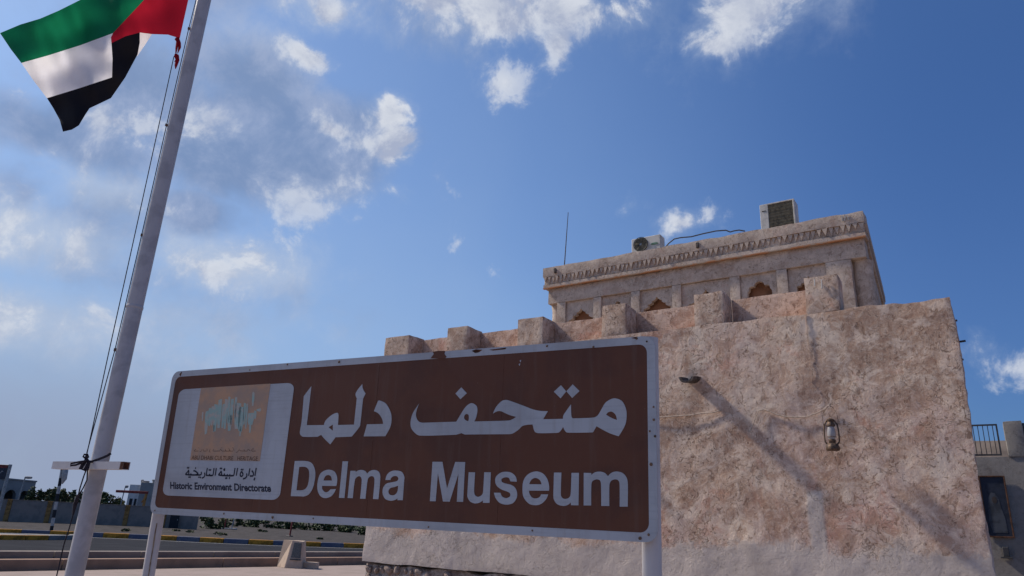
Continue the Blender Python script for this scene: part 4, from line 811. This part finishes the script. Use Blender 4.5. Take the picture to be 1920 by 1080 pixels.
# logo field: warped rounded rectangle following its four measured corners
PQ=PANELQ
def quadmap(Q,u,v): # u 0..1 right, v 0..1 down
    tl,tr,br,bl=Q
    return tuple((tl[i]*(1-u)+tr[i]*u)*(1-v)+(bl[i]*(1-u)+br[i]*u)*v for i in (0,1))
rr=rrect(0,0,1,1,.06)
wlp=onsign('white_logo_panel',flat([[quadmap(PQ,u,v) for u,v in rr]],.0008),.0022,MT['swhite'])
lgp=onsign('logo_patch',flat([[quadmap(LOGOQ,u,v) for u,v in [(0,0),(1,0),(1,1),(0,1)]]],.0005),.0038,MT['logo'],wlp)
bm=bmesh.new()
for q in SWOOSH:
    # ragged brush marks
    a,b,c_,d=[Vector(p) for p in q]; L=[];Rr=[]
    for k in range(7):
        t=k/6; wob=.006*noise.noise(Vector((a.x*90,t*5,a.y*30)))
        l=a.lerp(d,t);r=b.lerp(c_,t); m_=(l+r)/2; e=.95+.45*math.sin(math.pi*min(1,max(0,(t*.9+.08))))
        L.append(m_+(l-m_)*e+Vector((wob*.4,0)));Rr.append(m_+(r-m_)*e+Vector((wob*.4,0)))
    va=[bm.verts.new((*p,0)) for p in L]; vb=[bm.verts.new((*p,0)) for p in Rr]
    for k in range(6): bm.faces.new((va[k],vb[k],vb[k+1],va[k+1]))
onsign('turquoise_brush_mark',fin(bm),.0049,MT['turq'],wlp)
bm=bmesh.new()
for s in LOGOAR: stroke2d(bm,s,.0032,0)
onsign('worn_arabic_line',fin(bm),.0050,MT['faintink'],wlp)
bm=bmesh.new()
for s in SMALLAR: stroke2d(bm,s,.0108,0)
onsign('small_arabic_line',fin(bm),.0040,MT['ink'],wlp)
def put_text(s,p0,p1,ptop,name,m,z,off=0.,sx=1.,word=1.):
    me=text_mesh(s,off,1.0,word); xs_=[v.co.x for v in me.vertices]; wt=max(xs_)-min(xs_); x0=min(xs_)
    ys_=[v.co.y for v in me.vertices]; capH=.73
    p0=Vector(p0);p1=Vector(p1);pt=Vector(ptop); e=(p1-p0)/wt; up=(pt-p0)/capH
    for v in me.vertices:
        q=p0+e*(v.co.x-x0)+up*v.co.y; v.co=(q.x,q.y,v.co.z*.1)
    onsign(name,me,z,m,wlp)
put_text('Historic Environment Directorate',TXT_HED[0],TXT_HED[1],TXT_HED[2],'historic_environment_lettering',MT['ink'],.0040,.030,word=1.15)
put_text('ABU DHABI CULTURE   HERITAGE',TXT_ADACH[0],TXT_ADACH[1],TXT_ADACH[2],'worn_latin_line',MT['faintink'],.0050,.0)
for g_ in ARABIC: onsign('arabic_letter',flat([crom(l) for l in g_],.0006),.0018,MT['swhite'],panel)
for g_ in LATIN: onsign('letter',flat([crom(l) for l in g_],.0006),.0018,MT['swhite'],panel)
# damaged notch in the top border and small flakes
onsign('torn_border_gap',flat([[tuple(p) for p in DAMAGE]],.0006),.0036,MT['brown'])
for f_ in FLAKES: onsign('paint_flake',flat([[tuple(p) for p in f_]],.0005),.0034,MT['rust'])
rivet=lathe([(.0,.0),(.0065,.0),(.0062,.002),(.004,.004),(.0005,.0045)],10)
for i,(u,v) in enumerate(BOLTS):
    me=rivet.copy(); me.transform(Matrix.Scale(random.choice((.8,1,1.3)),4)); onsign('rivet',me,.0,MT['bolt']).data.transform(SM@Matrix.Translation((u,v,.0028))@SM.inverted())
# sheet seams
for u in (.985,1.92,2.80):
    onsign('sheet_seam',flat([[(u,bw+.01),(u+.0016,bw+.01),(u+.0016,SH-bw-.01),(u,SH-bw-.01)]],.0002),.0009,MT['rust'])
for (u,v) in ((2.90,SH-.085),(2.895,SH-.105)):
    onsign('scratch',flat([[(u,v),(u+.010,v+.003),(u+.006,v-.012)]],.0003),.0010,MT['swhite'])
# rear stiffeners and posts
for v in (.18,SH-.18):
    me=mbox(.02,SW-.02,v-.03,v+.03,-.045,-.011); me.transform(SM); link('rear_channel',me,MT['steel'],sg)
def post(u,r,z,label=None,ext=.0):
    top=SM@Vector((u,SH-.003+ext,z)); d=sb_
    k=top.z/d.z
    o=link('post',tube([top-d*(k+.1),top-d*(k*.5),top],r,24),MT['post'],sg,True); 
    return o
post(-.018,.0415,-.088)
post(SW-.058,.048,-.088,ext=.010)
bm=bmesh.new()
pts_=[]
for k in range(22):
    zz=1.52-k*.055; q=so_+sb_*((zz-so_.z)/sb_.z)+sa_*(-.018+.034+.010*noise.noise(Vector((k*.45,1,2))))+sn*(-.088+.026)
    pts_.append(q)
tube_into(bm,pts_,[.0035+.003*abs(noise.noise(Vector((k*.7,3,3)))) for k in range(22)],5)
link('rust_streak',fin(bm),mat('old_sealant',(.30,.235,.16),.9,.4,30,c2=(.17,.12,.08)),sg)
# ------------------------------------------------------------------ flagpole
PX,PY=POLE
fp=empty('flagpole',(PX,PY,0),label='tall grey-white steel flagpole with a cross tube for tying the halyard',cat='flagpole')
link('pole',tube([(0,0,0),(0,0,2),(0,0,6),(0,0,9.2)],[.0585,.058,.0565,.053],32),MT['pole'],fp,True)
for zz in (3.05,6.05): link('pole_joint',lathe([(.0585,zz-.012),(.0605,zz-.008),(.0605,zz+.008),(.0585,zz+.012)],32),MT['pole'],fp,True)
link('base_plate',mbox(-.2,.2,-.2,.2,.004,.03,.004),MT['steel'],fp)
link('finial',lathe([(.05,9.2),(.07,9.22),(.075,9.28),(.05,9.34),(.001,9.37)],16),MT['steel'],fp,True)
aN=Vector((sa_.x,sa_.y,0)).normalized(); ang=math.atan2(aN.y,aN.x)
bc_=Vector(BAR['c']); Mb=Matrix.Translation(bc_-Vector((PX,PY,0)))@Matrix.Rotation(ang,4,'Z')
bm=bmesh.new(); t0,t1=BAR['t0'],BAR['t1']; hs,ws,th=.0255,.025,.003
box(bm,t0,t1,-ws,ws,hs-th,hs); box(bm,t0,t1,-ws,ws,-hs,-hs+th); box(bm,t0,t1,-ws,-ws+th,-hs+th,hs-th); box(bm,t0,t1,ws-th,ws,-hs+th,hs-th)
me=fin(bm); me.transform(Mb); link('cross_tube',me,MT['post'],fp)
me=mbox(t1-.05,t1-.006,-ws+th,ws-th,-hs+th,hs-th); me.transform(Mb); link('tube_lining',me,MT['rust'],fp)
bm=bmesh.new(); box(bm,t1-.030,t1+.0015,-ws-.0015,-ws+.001,-hs,hs*.9); me=fin(bm); me.transform(Mb); link('rusty_end',me,MT['rust'],fp)
for g_ in GUIDES:
    q=Vector(g_)-Vector((PX,PY,0)); d=Vector((0,0,q.z))
    o=link('rope_guide',tube([Vector((q.x*.55,q.y*.55,q.z)),q,q+Vector((q.x*.3,q.y*.3,0))],.012,8),MT['bolt'],fp,True)
hl=empty('halyard',(PX,PY,0),label='dark halyard rope running down the pole and knotted around the cross tube',cat='rope')
PV=Vector((PX,PY,0))
def rp_(name,pts,r,par=hl): return link(name,tube([Vector(p)-PV for p in pts],r,6),MT['rope'],par,True)
rp_('rope_line',LINE1,.0036); rp_('rope_line',LINE2,.0036)
rp_('rope_wrap',KNOTS['wrap'],.009); rp_('rope_loop',KNOTS['loopL'],.0065); rp_('rope_loop',KNOTS['ring'],.0065)
rp_('rope_tail',KNOTS['down1'],.0045); rp_('rope_tail',KNOTS['down2'],.0045); rp_('rope_knot',KNOTS['bundle'],.011); rp_('rope_tail',KNOTS['tail'],.0042)
rp_('rope_knot',[KNOTS['down1'][-1],KNOTS['tail'][1],KNOTS['tail'][2]],[.012,.014,.006])
# ------------------------------------------------------------------ flag
R3=Matrix(CAMB); hP=math.hypot(PX,PY); nP=Vector((PX/hP,PY/hP,0))
def fpt(x,y,off=0.):
    """flag cloth surface: waves about a vertical plane through the pole"""
    d=R3@Vector((x-960,-(y-540),-1334)); 
    dep=hP+(348-x)*.0016+off
    k=min(1,max(0,(350-x)/120))
    dep+=k*(.085*math.sin(x*.042+y*.018+.6)+.03*math.sin(x*.11-y*.05)+.02*math.sin(y*.09+x*.02))
    return EYE+d*(dep/d.dot(nP))
from mathutils.geometry import delaunay_2d_cdt
def flagpiece(name,poly,m,par,off=0.):
    poly2=[]
    L=len(poly)
    for i in range(L):
        a,b=poly[i],poly[(i+1)%L]; n=max(1,int(math.hypot(b[0]-a[0],b[1]-a[1])/7))
        for k in range(n): poly2.append((a[0]+(b[0]-a[0])*k/n,a[1]+(b[1]-a[1])*k/n))
    xs_=[p[0] for p in poly];ys_=[p[1] for p in poly]
    def inside(x,y):
        c=False; j=len(poly2)-1
        for i in range(len(poly2)):
            xi,yi=poly2[i];xj,yj=poly2[j]
            if (yi>y)!=(yj>y) and x<(xj-xi)*(y-yi)/(yj-yi)+xi: c=not c
            j=i
        return c
    pts=[Vector(p) for p in poly2]; n0=len(pts)
    y=min(ys_)
    while y<max(ys_):
        x=min(xs_)
        while x<max(xs_):
            if inside(x,y) and all((x-p[0])**2+(y-p[1])**2>9 for p in poly2): pts.append(Vector((x,y)))
            x+=7
        y+=7
    vs,_,fs,*_r=delaunay_2d_cdt(pts,[],[list(range(n0))],1,1e-4)
    me=bpy.data.meshes.new(name); me.from_pydata([fpt(v.x,v.y,off)-Vector((PX,PY,0)) for v in vs],[],[list(f) for f in fs])
    return link(name,me,m,par,2)
fl=empty('flag',(PX,PY,0),label='large green white black and red flag blowing left from the pole',cat='flag')
flagpiece('green_stripe',FLAGPX['green'],MT['green'],fl); flagpiece('white_stripe',FLAGPX['white'],MT['white'],fl)
flagpiece('black_stripe',FLAGPX['black'],MT['black'],fl); flagpiece('red_band',FLAGPX['red'],MT['red'],fl)
flagpiece('folded_white_corner',FLAGPX['back'],MT['white'],fl,.06)
for s in RIB: link('torn_ribbon',tube([Vector(p)-PV for p in s],[.022,.016,.012,.003][:len(s)] if len(s)==4 else [.014,.010,.002],5),MT['red'],fl)
# ------------------------------------------------------------------ plinth with plaque
pm_=empty('information_plinth',(-20.65,17.45,0),0,label='beige concrete plinth with a dark plaque standing on the plaza before the step',cat='plinth')
# build in camera-facing frame: local x right, y away
rz=math.atan2(.553,.832)
bm=bmesh.new()
B=[(-.48,.30),(-.05,-.26),(.52,-.18),(.50,.42)]; T=[(-.36,.26),(.02,.02),(.40,.02),(.40,.34)]
vb=[bm.verts.new((x,y,0)) for x,y in B]; vt=[bm.verts.new((x,y,.88 if i!=2 else .85)) for i,(x,y) in enumerate(T)]
bm.faces.new(vb[::-1]); bm.faces.new(vt)
for i in range(4): bm.faces.new((vb[i],vb[(i+1)%4],vt[(i+1)%4],vt[i]))
bmesh.ops.bevel(bm,geom=list(bm.edges),offset=.012,segments=2,affect='EDGES')
pm_.rotation_euler=(0,0,rz)
MT['plinth']=mat('beige_concrete',(.50,.38,.29),.95,.12,3,.2,30)
link('block',fin(bm),MT['plinth'],pm_)
def pface(u,v,o=.0):
    a=Vector((*B[1],0));b=Vector((*B[2],0));c=Vector((*T[1],.88));d=Vector((*T[2],.85))
    p=a.lerp(b,u).lerp(c.lerp(d,u),v); n_=(b-a).cross(c-a).normalized(); 
    if n_.y>0: n_=-n_
    return p+n_*o
def pquad(name,u0,u1,v0,v1,o0,o1,m):
    bm=bmesh.new(); f=[bm.verts.new(pface(u,v,o1)) for u,v in ((u0,v0),(u1,v0),(u1,v1),(u0,v1))]; g=[bm.verts.new(pface(u,v,o0)) for u,v in ((u0,v0),(u1,v0),(u1,v1),(u0,v1))]
    bm.faces.new(f);bm.faces.new(g[::-1])
    for i in range(4): bm.faces.new((f[i],g[i],g[(i+1)%4],f[(i+1)%4]))
    return link(name,fin(bm),m,pm_)
pquad('plaque',.22,.84,.38,.93,.0,.015,mat('grey_plaque',(.09,.09,.085),.5,.3,40,c2=(.15,.15,.14)))
pquad('plaque_ledge',.20,.90,.30,.335,.0,.04,MT['pipe'])
pquad('plaque_rim',.845,.87,.38,.93,.0,.02,MT['pipe'])
link('foot_block',mbox(.50,.92,.05,.5,0,.20,.01),MT['plinth'],pm_)
# ------------------------------------------------------------------ roadside things
def campt(x,y,dep):
    d=R3@Vector((x-960,-(y-540),-1334)); return EYE+d*(dep/1334)
RT=Vector((.832,.553,0)).normalized(); FW=Vector((-.566,.824,0)).normalized()
rzc=math.atan2(RT.y,RT.x)
# striped pole
sp=empty('striped_pole',(-49.7,23.12,0),label='slim black and white striped pole with a furled cloth at its top by the kerb',cat='pole')
tiltv=Vector((-.03,-.045,0))
for k in range(9):
    z0=k*.478;z1=z0+.474
    link('pole_band',tube([tiltv*z0+Vector((0,0,z0)),tiltv*z1+Vector((0,0,z1))],.10,10),MT['dark'] if k%2==0 else MT['wpaint'],sp)
link('furled_cloth',tube([tiltv*3.3+RT*.16+Vector((0,0,3.0)),tiltv*3.5+RT*.24+Vector((0,0,3.3)),tiltv*4+RT*.22+Vector((0,0,3.8)),tiltv*4.3+RT*.05+Vector((0,0,4.27))],[.05,.16,.18,.06],8),MT['wpaint'],sp,True)
# boundary wall with ochre pillars
wa=Vector((-89.5,31.0,0)); wb_=Vector((-72.4,50.9,0)); wd_=(wb_-wa).normalized(); WL=(wb_-wa).length+.0
wl=empty('boundary_wall',wa-wd_*18,math.atan2(wd_.y,wd_.x),label='long grey block boundary wall with ochre pillars across the road',cat='wall')
sp_=3.72; nseg=int((WL+18)/sp_)
segm=mbox(.23,sp_-.23,-.10,.10,-.3,2.08,.01); pilm=mbox(-.225,.225,-.16,.16,-.3,2.14,.02)
capm=mbox(.232,sp_-.232,-.13,.13,2.082,2.13,.01)
for k in range(nseg):
    o=link('wall_panel',segm,MT['bwall'],wl); o.location=(k*sp_+1.3,0,0)
    o=link('pillar',pilm,MT['bpil'],wl); o.location=(k*sp_+1.3,0,0)
    o=link('coping',capm,MT['bwall'],wl); o.location=(k*sp_+1.3,0,0)
dr=Vector((-75.1,47.2,0))
d_=empty('gate_door',dr,math.atan2(wd_.y,wd_.x),label='dark metal door in the grey boundary wall just right of the left sign post',cat='door')
link('door_leaf',mbox(-.45,.45,-.20,-.12,.0,1.75,.01),MT['dark'],d_); link('handle',mbox(.28,.33,-.25,-.205,.8,.95),MT['steel'],d_)
# arched building behind the wall
pA=campt(57,936,112); pA.z=0
ab_=empty('arcade_building',pA,0,label='long grey building with dark arches behind the boundary wall at far left',cat='building')
adir=(campt(0,935,106)-campt(57,936,112)); adir.z=0; adir.normalize(); ab_.rotation_euler=(0,0,math.atan2(adir.y,adir.x))
outer=[(0,0),(26,0),(26,5.15),(0,5.15)]
holes=[]
x=.5
def arch_pts(cx,hw,z0,zs): return [(cx-hw,z0),(cx+hw,z0)]+[(cx+hw*math.cos(a*math.pi/10),zs+hw*math.sin(a*math.pi/10)*1.0) for a in range(0,11)]
for cx in (1.85,4.75,7.65,10.55,13.45,16.35,19.25,22.15): holes.append(arch_pts(cx,1.22,.15,2.55))
me=flat([outer]+holes,.25); me.transform(Matrix.Rotation(math.pi/2,4,'X')); link('arcade_front',me,MT['farb'],ab_)
link('interior',mbox(.1,25.9,1.6,6,0,5.1),MT['dark'],ab_); link('end_wall',mbox(-.02,.25,.26,6,0,5.13),MT['farb'],ab_)
link('roof',mbox(-.1,26.1,-.35,6.1,5.155,5.38,.03),MT['farb'],ab_); 
if adir.cross(FW).z<0: ab_.scale=(1,-1,1)
# roadside sign at the far left edge
bt=campt(20,871,40); bb=Vector((bt.x,bt.y,0))
bs=empty('roadside_sign',bb,rzc,label='grey-posted road sign with a navy panel and dark red top edge at far left',cat='road sign')
Ht=bt.z
link('post',tube([(0,0,-.1),(0,0,Ht)],.085,10),MT['steel'],bs)
link('sign_panel',mbox(-2.2,-.11,-.03,.03,Ht-.80,Ht-.02,.01),MT['blue'],bs); link('red_header',mbox(-2.2,-.11,-.045,-.032,Ht-.20,-.02+Ht-.02,.0),MT['dred'],bs)
bm=bmesh.new()
for s in ([(-.62,.36),(-.60,.48)],[(-.50,.38),(-.42,.36),(-.38,.46),(-.30,.44)],[(-.72,.40),(-.66,.38)]): stroke2d(bm,s,.03,0)
me=fin(bm); me.transform(Matrix.Translation((0,-.034,Ht-.84))@Matrix.Rotation(math.pi/2,4,'X')); link('white_marking',me,MT['wpaint'],bs)
# street lamps
def lamp(px,py,dep,head,hl_,label,down=False):
    t=campt(px,py,dep); o=empty('street_lamp',(t.x,t.y,0),rzc,label=label,cat='street lamp',group='street lamps beyond the wall')
    link('pole',tube([(-.25,0,0),(0,0,t.z)],[.10,.06],8),MT['steel'],o)
    link('lamp_head',lathe([(.001,0),(.13,.05),(.17,head*.5),(.13,head*.95),(.001,head)],10,Matrix.Translation((-.05,0,t.z+.05))@Matrix.Rotation(math.pi/2,4,'Y')@Matrix.Scale(hl_,4,(1,0,0))),MT['farb'],o,True)
lamp(47,896,82,.85,.9,'street lamp with a flat head rising above the arched building at far left')
lamp(235,913,100,.45,1.2,'thin street lamp just left of the white rooftop building')
# white building
w0=campt(236,947,105); w0.z=0
wbld=empty('white_building',w0,rzc,label='small white flat-roofed building with water tanks behind the boundary wall',cat='building')
k_=105/1334
zT=campt(250,908,105).z
link('front_wall',mbox(0,24*k_,0,4,0,zT,.02),MT['whiteb'],wbld)
link('side_wing',mbox(24*k_+.003,54*k_,-.6,4,0,zT+.35,.02),MT['farb'],wbld)
link('window',mbox(5*k_,10.5*k_,-.04,.0-.003,1.2,zT-2.0),MT['dark'],wbld)
link('window',mbox(14*k_,18*k_,-.04,-.003,1.2,zT-2.0),MT['dark'],wbld)
for xx,r,h in ((14,.20,.75),(21,.5,.62),(38,.42,.5)):
    link('roof_tank',lathe([(r*.7,0),(r*.75,h*.6),(r,h*.72),(r,h),(r*.6,h*1.08)],12,Matrix.Translation((xx*k_,1.2,zT+(.36 if xx>24 else .004)))),MT['farb'],wbld,True)
# height barrier
h0=campt(270,948,82); h0.z=0
hb=empty('height_barrier',h0,rzc,label='rusty overhead bar on an ochre bracket behind the wall near the sign post',cat='barrier')
zb1=campt(250,922.5,82).z; kk=82/1334
link('crossbar',mbox(-58*kk,3*kk,-.1,.1,zb1-.13,zb1+.16,.02),MT['dred'],hb); link('upright',tube([(-.15,0,0),(0,0,zb1-.14)],.16,8),MT['bpil'],hb)
link('brace',tube([(.1,0,zb1-.2),(-.35,0,zb1-1.1)],.08,6),MT['bpil'],hb)
# ------------------------------------------------------------------ vegetation
def crown(cx,cy,cz,rx,ry,rz_,n,leaf,seed):
    rnd=random.Random(seed); bm=bmesh.new()
    cl=[(rnd.uniform(-.7,.7),rnd.uniform(-.7,.7),rnd.uniform(-.6,.7),rnd.uniform(.25,.5)) for _ in range(12)]
    for i in range(n):
        a=rnd.choice(cl); v=Vector((rnd.gauss(0,1),rnd.gauss(0,1),rnd.gauss(0,1))).normalized()*a[3]*rnd.uniform(.5,1)
        p=Vector(((a[0]+v.x)*rx+cx,(a[1]+v.y)*ry+cy,(a[2]+v.z)*rz_+cz))
        u=Vector((rnd.uniform(-1,1),rnd.uniform(-1,1),rnd.uniform(-.6,.6))).normalized(); w_=u.orthogonal().normalized(); s=leaf*rnd.uniform(.5,1.3)
        bm.faces.new([bm.verts.new(p+u*s),bm.verts.new(p+w_*s*.6),bm.verts.new(p-u*s),bm.verts.new(p-w_*s*.6)])
    return fin(bm)
def tree(px,pyt,dep,wpx,label,m,seed,cat='tree',name='tree',z0=0.,dens=900):
    t=campt(px,pyt,dep); s=dep/1334; W=wpx*s/2; H=t.z-z0
    o=empty(name,(t.x,t.y,z0),0,label=label,cat=cat,group='trees behind the boundary wall' if name=='tree' else 'shrubs on the sandy verge')
    if name=='tree':
        bm=bmesh.new(); rnd=random.Random(seed)
        tube_into(bm,[(0,0,-.1),(.1,0,H*.3),(0,.1,H*.6)],[.22,.16,.1],7)
        for k in range(5):
            a=rnd.uniform(0,6.28); tube_into(bm,[(.05,0,H*rnd.uniform(.25,.5)),(math.cos(a)*W*.35,math.sin(a)*W*.35,H*.65),(math.cos(a)*W*.7,math.sin(a)*W*.7,H*.85)],[.09,.06,.02],5)
        link('trunk',fin(bm),MT['trunk'],o)
        link('crown',crown(0,0,H*.62,W*1.1,W*1.1,H*.42,dens,.16+W*.03,seed),m,o,kind=None)
    else:
        link('branches',tube([(0,0,-.1),(0,.02,H*.4)],.03,5),MT['trunk'],o)
        link('foliage',crown(0,0,H*.42,W*1.45,W*1.2,H*.62,dens,.10+W*.075,seed),m,o)
TR_=[(70,917,96,26,'dark rounded tree just right of the arched building',MT['leaf']),(96,913,100,34,'broad feathery tree behind the striped pole',MT['leaf2']),
 (126,914,104,30,'loose olive tree just right of the striped pole',MT['leaf2']),(150,921,98,30,'low dark tree left of the flagpole foot',MT['leaf']),
 (208,921,100,44,'round dark green tree just right of the flagpole',MT['leaf']),(186,929,104,26,'low dark tree directly behind the flagpole',MT['leaf']),(52,928,104,20,'small dark tree mostly hidden by the arched building',MT['leaf']),(228,930,108,22,'low tree against the white building',MT['leaf2']),(110,925,108,60,'wide dark hedge-like tree low behind the striped pole',MT['leaf'])]
for i,(a,b_,c_,d,l,m) in enumerate(TR_): tree(a,b_,c_,d,l,m,i+5)
def shrub(px,pyb,hpx,wpx,label,seed,m=None,dens=350):
    g_=campt(px,pyb,1); d=(g_-EYE); k=(0-1.6)/d.z if d.z<-1e-4 else 60; k=min(k,110)
    base=EYE+d*k; dep=k; t=campt(px,pyb-hpx,dep)
    tree(px,pyb-hpx,dep,wpx,label,m or MT['leaf2'],seed,'shrub','shrub',0.,dens)
SH_=[(396,991,25,34,'dense dark bush at the right end of the boundary wall'),(418,991,22,24,'olive bush beside the white posts on the verge'),
 (440,986,16,30,'dark bush behind the white posts under the sign'),(468,985,14,30,'low dark bush right of the white posts'),(500,987,15,34,'dark bush left of the red marker post'),(530,988,14,30,'dark bush just behind the red marker post'),
 (565,990,14,34,'dark bush right of the red marker post'),(598,991,13,34,'dark bush on the skyline midway to the museum'),(628,994,15,32,'green bush on the skyline left of the museum corner'),(655,998,18,32,'green bush sloping down toward the museum corner'),(680,1003,20,24,'green bush touching the museum corner')]
for i,(a,b_,c_,d,l) in enumerate(SH_): shrub(a,b_,c_,d,l,40+i,MT['leaf'] if i not in (1,) else MT['leaf2'],500)
SC_=[(238,996,4,16,'dry scrub clump on the verge right of the flagpole'),(330,996,3,10,'tiny scrub tuft left of the verge pair'),(357,998,3,12,'small dry tuft on the sand below the wall door'),(414,1003,6,16,'dark scrub clump on the sand under the posts'),(488,997,4,10,'dark tuft under the sign left part'),(497,998,4,10,'second dark tuft beside the first under the sign'),(600,1011,2,10,'flat dry tuft right of the plinth top')]
for i,(a,b_,c_,d,l) in enumerate(SC_): shrub(a,b_,c_,d,l,70+i,MT['leaf2'],90)
# marker post and white posts on the verge
def onground(px,py):
    d=campt(px,py,1)-EYE; return EYE+d*(-1.6/d.z)
q=onground(543,1006); o=empty('marker_post',q,label='slim dark red marker post standing on the sandy verge',cat='post')
hq=campt(545,976,(q-EYE).dot(Vector((-.536,.781,.32)))).z
link('stake',tube([(0,0,-.1),(.06,.04,hq)],.075,8),MT['dred'],o); link('foot',mbox(-.25,.25,-.2,.2,-.05,.07,.02),MT['pipe'],o)
q=onground(428,992); dq=(q-EYE).dot(Vector((-.536,.781,.32)))
o=empty('bench_frame',q,rzc,label='white low slab with two thin posts on the verge under the sign',cat='bench')
link('slab',mbox(-12*dq/1334,14*dq/1334,-.5,.5,0,.12,.02),MT['wpaint'],o)
hq=campt(420,973,dq).z
link('post',tube([(-8*dq/1334,0,.12),(-7*dq/1334,0,hq)],.09,8),MT['dred'],o); link('post',tube([(6*dq/1334,0,.12),(8*dq/1334,0,hq)],.09,8),MT['steel'],o)
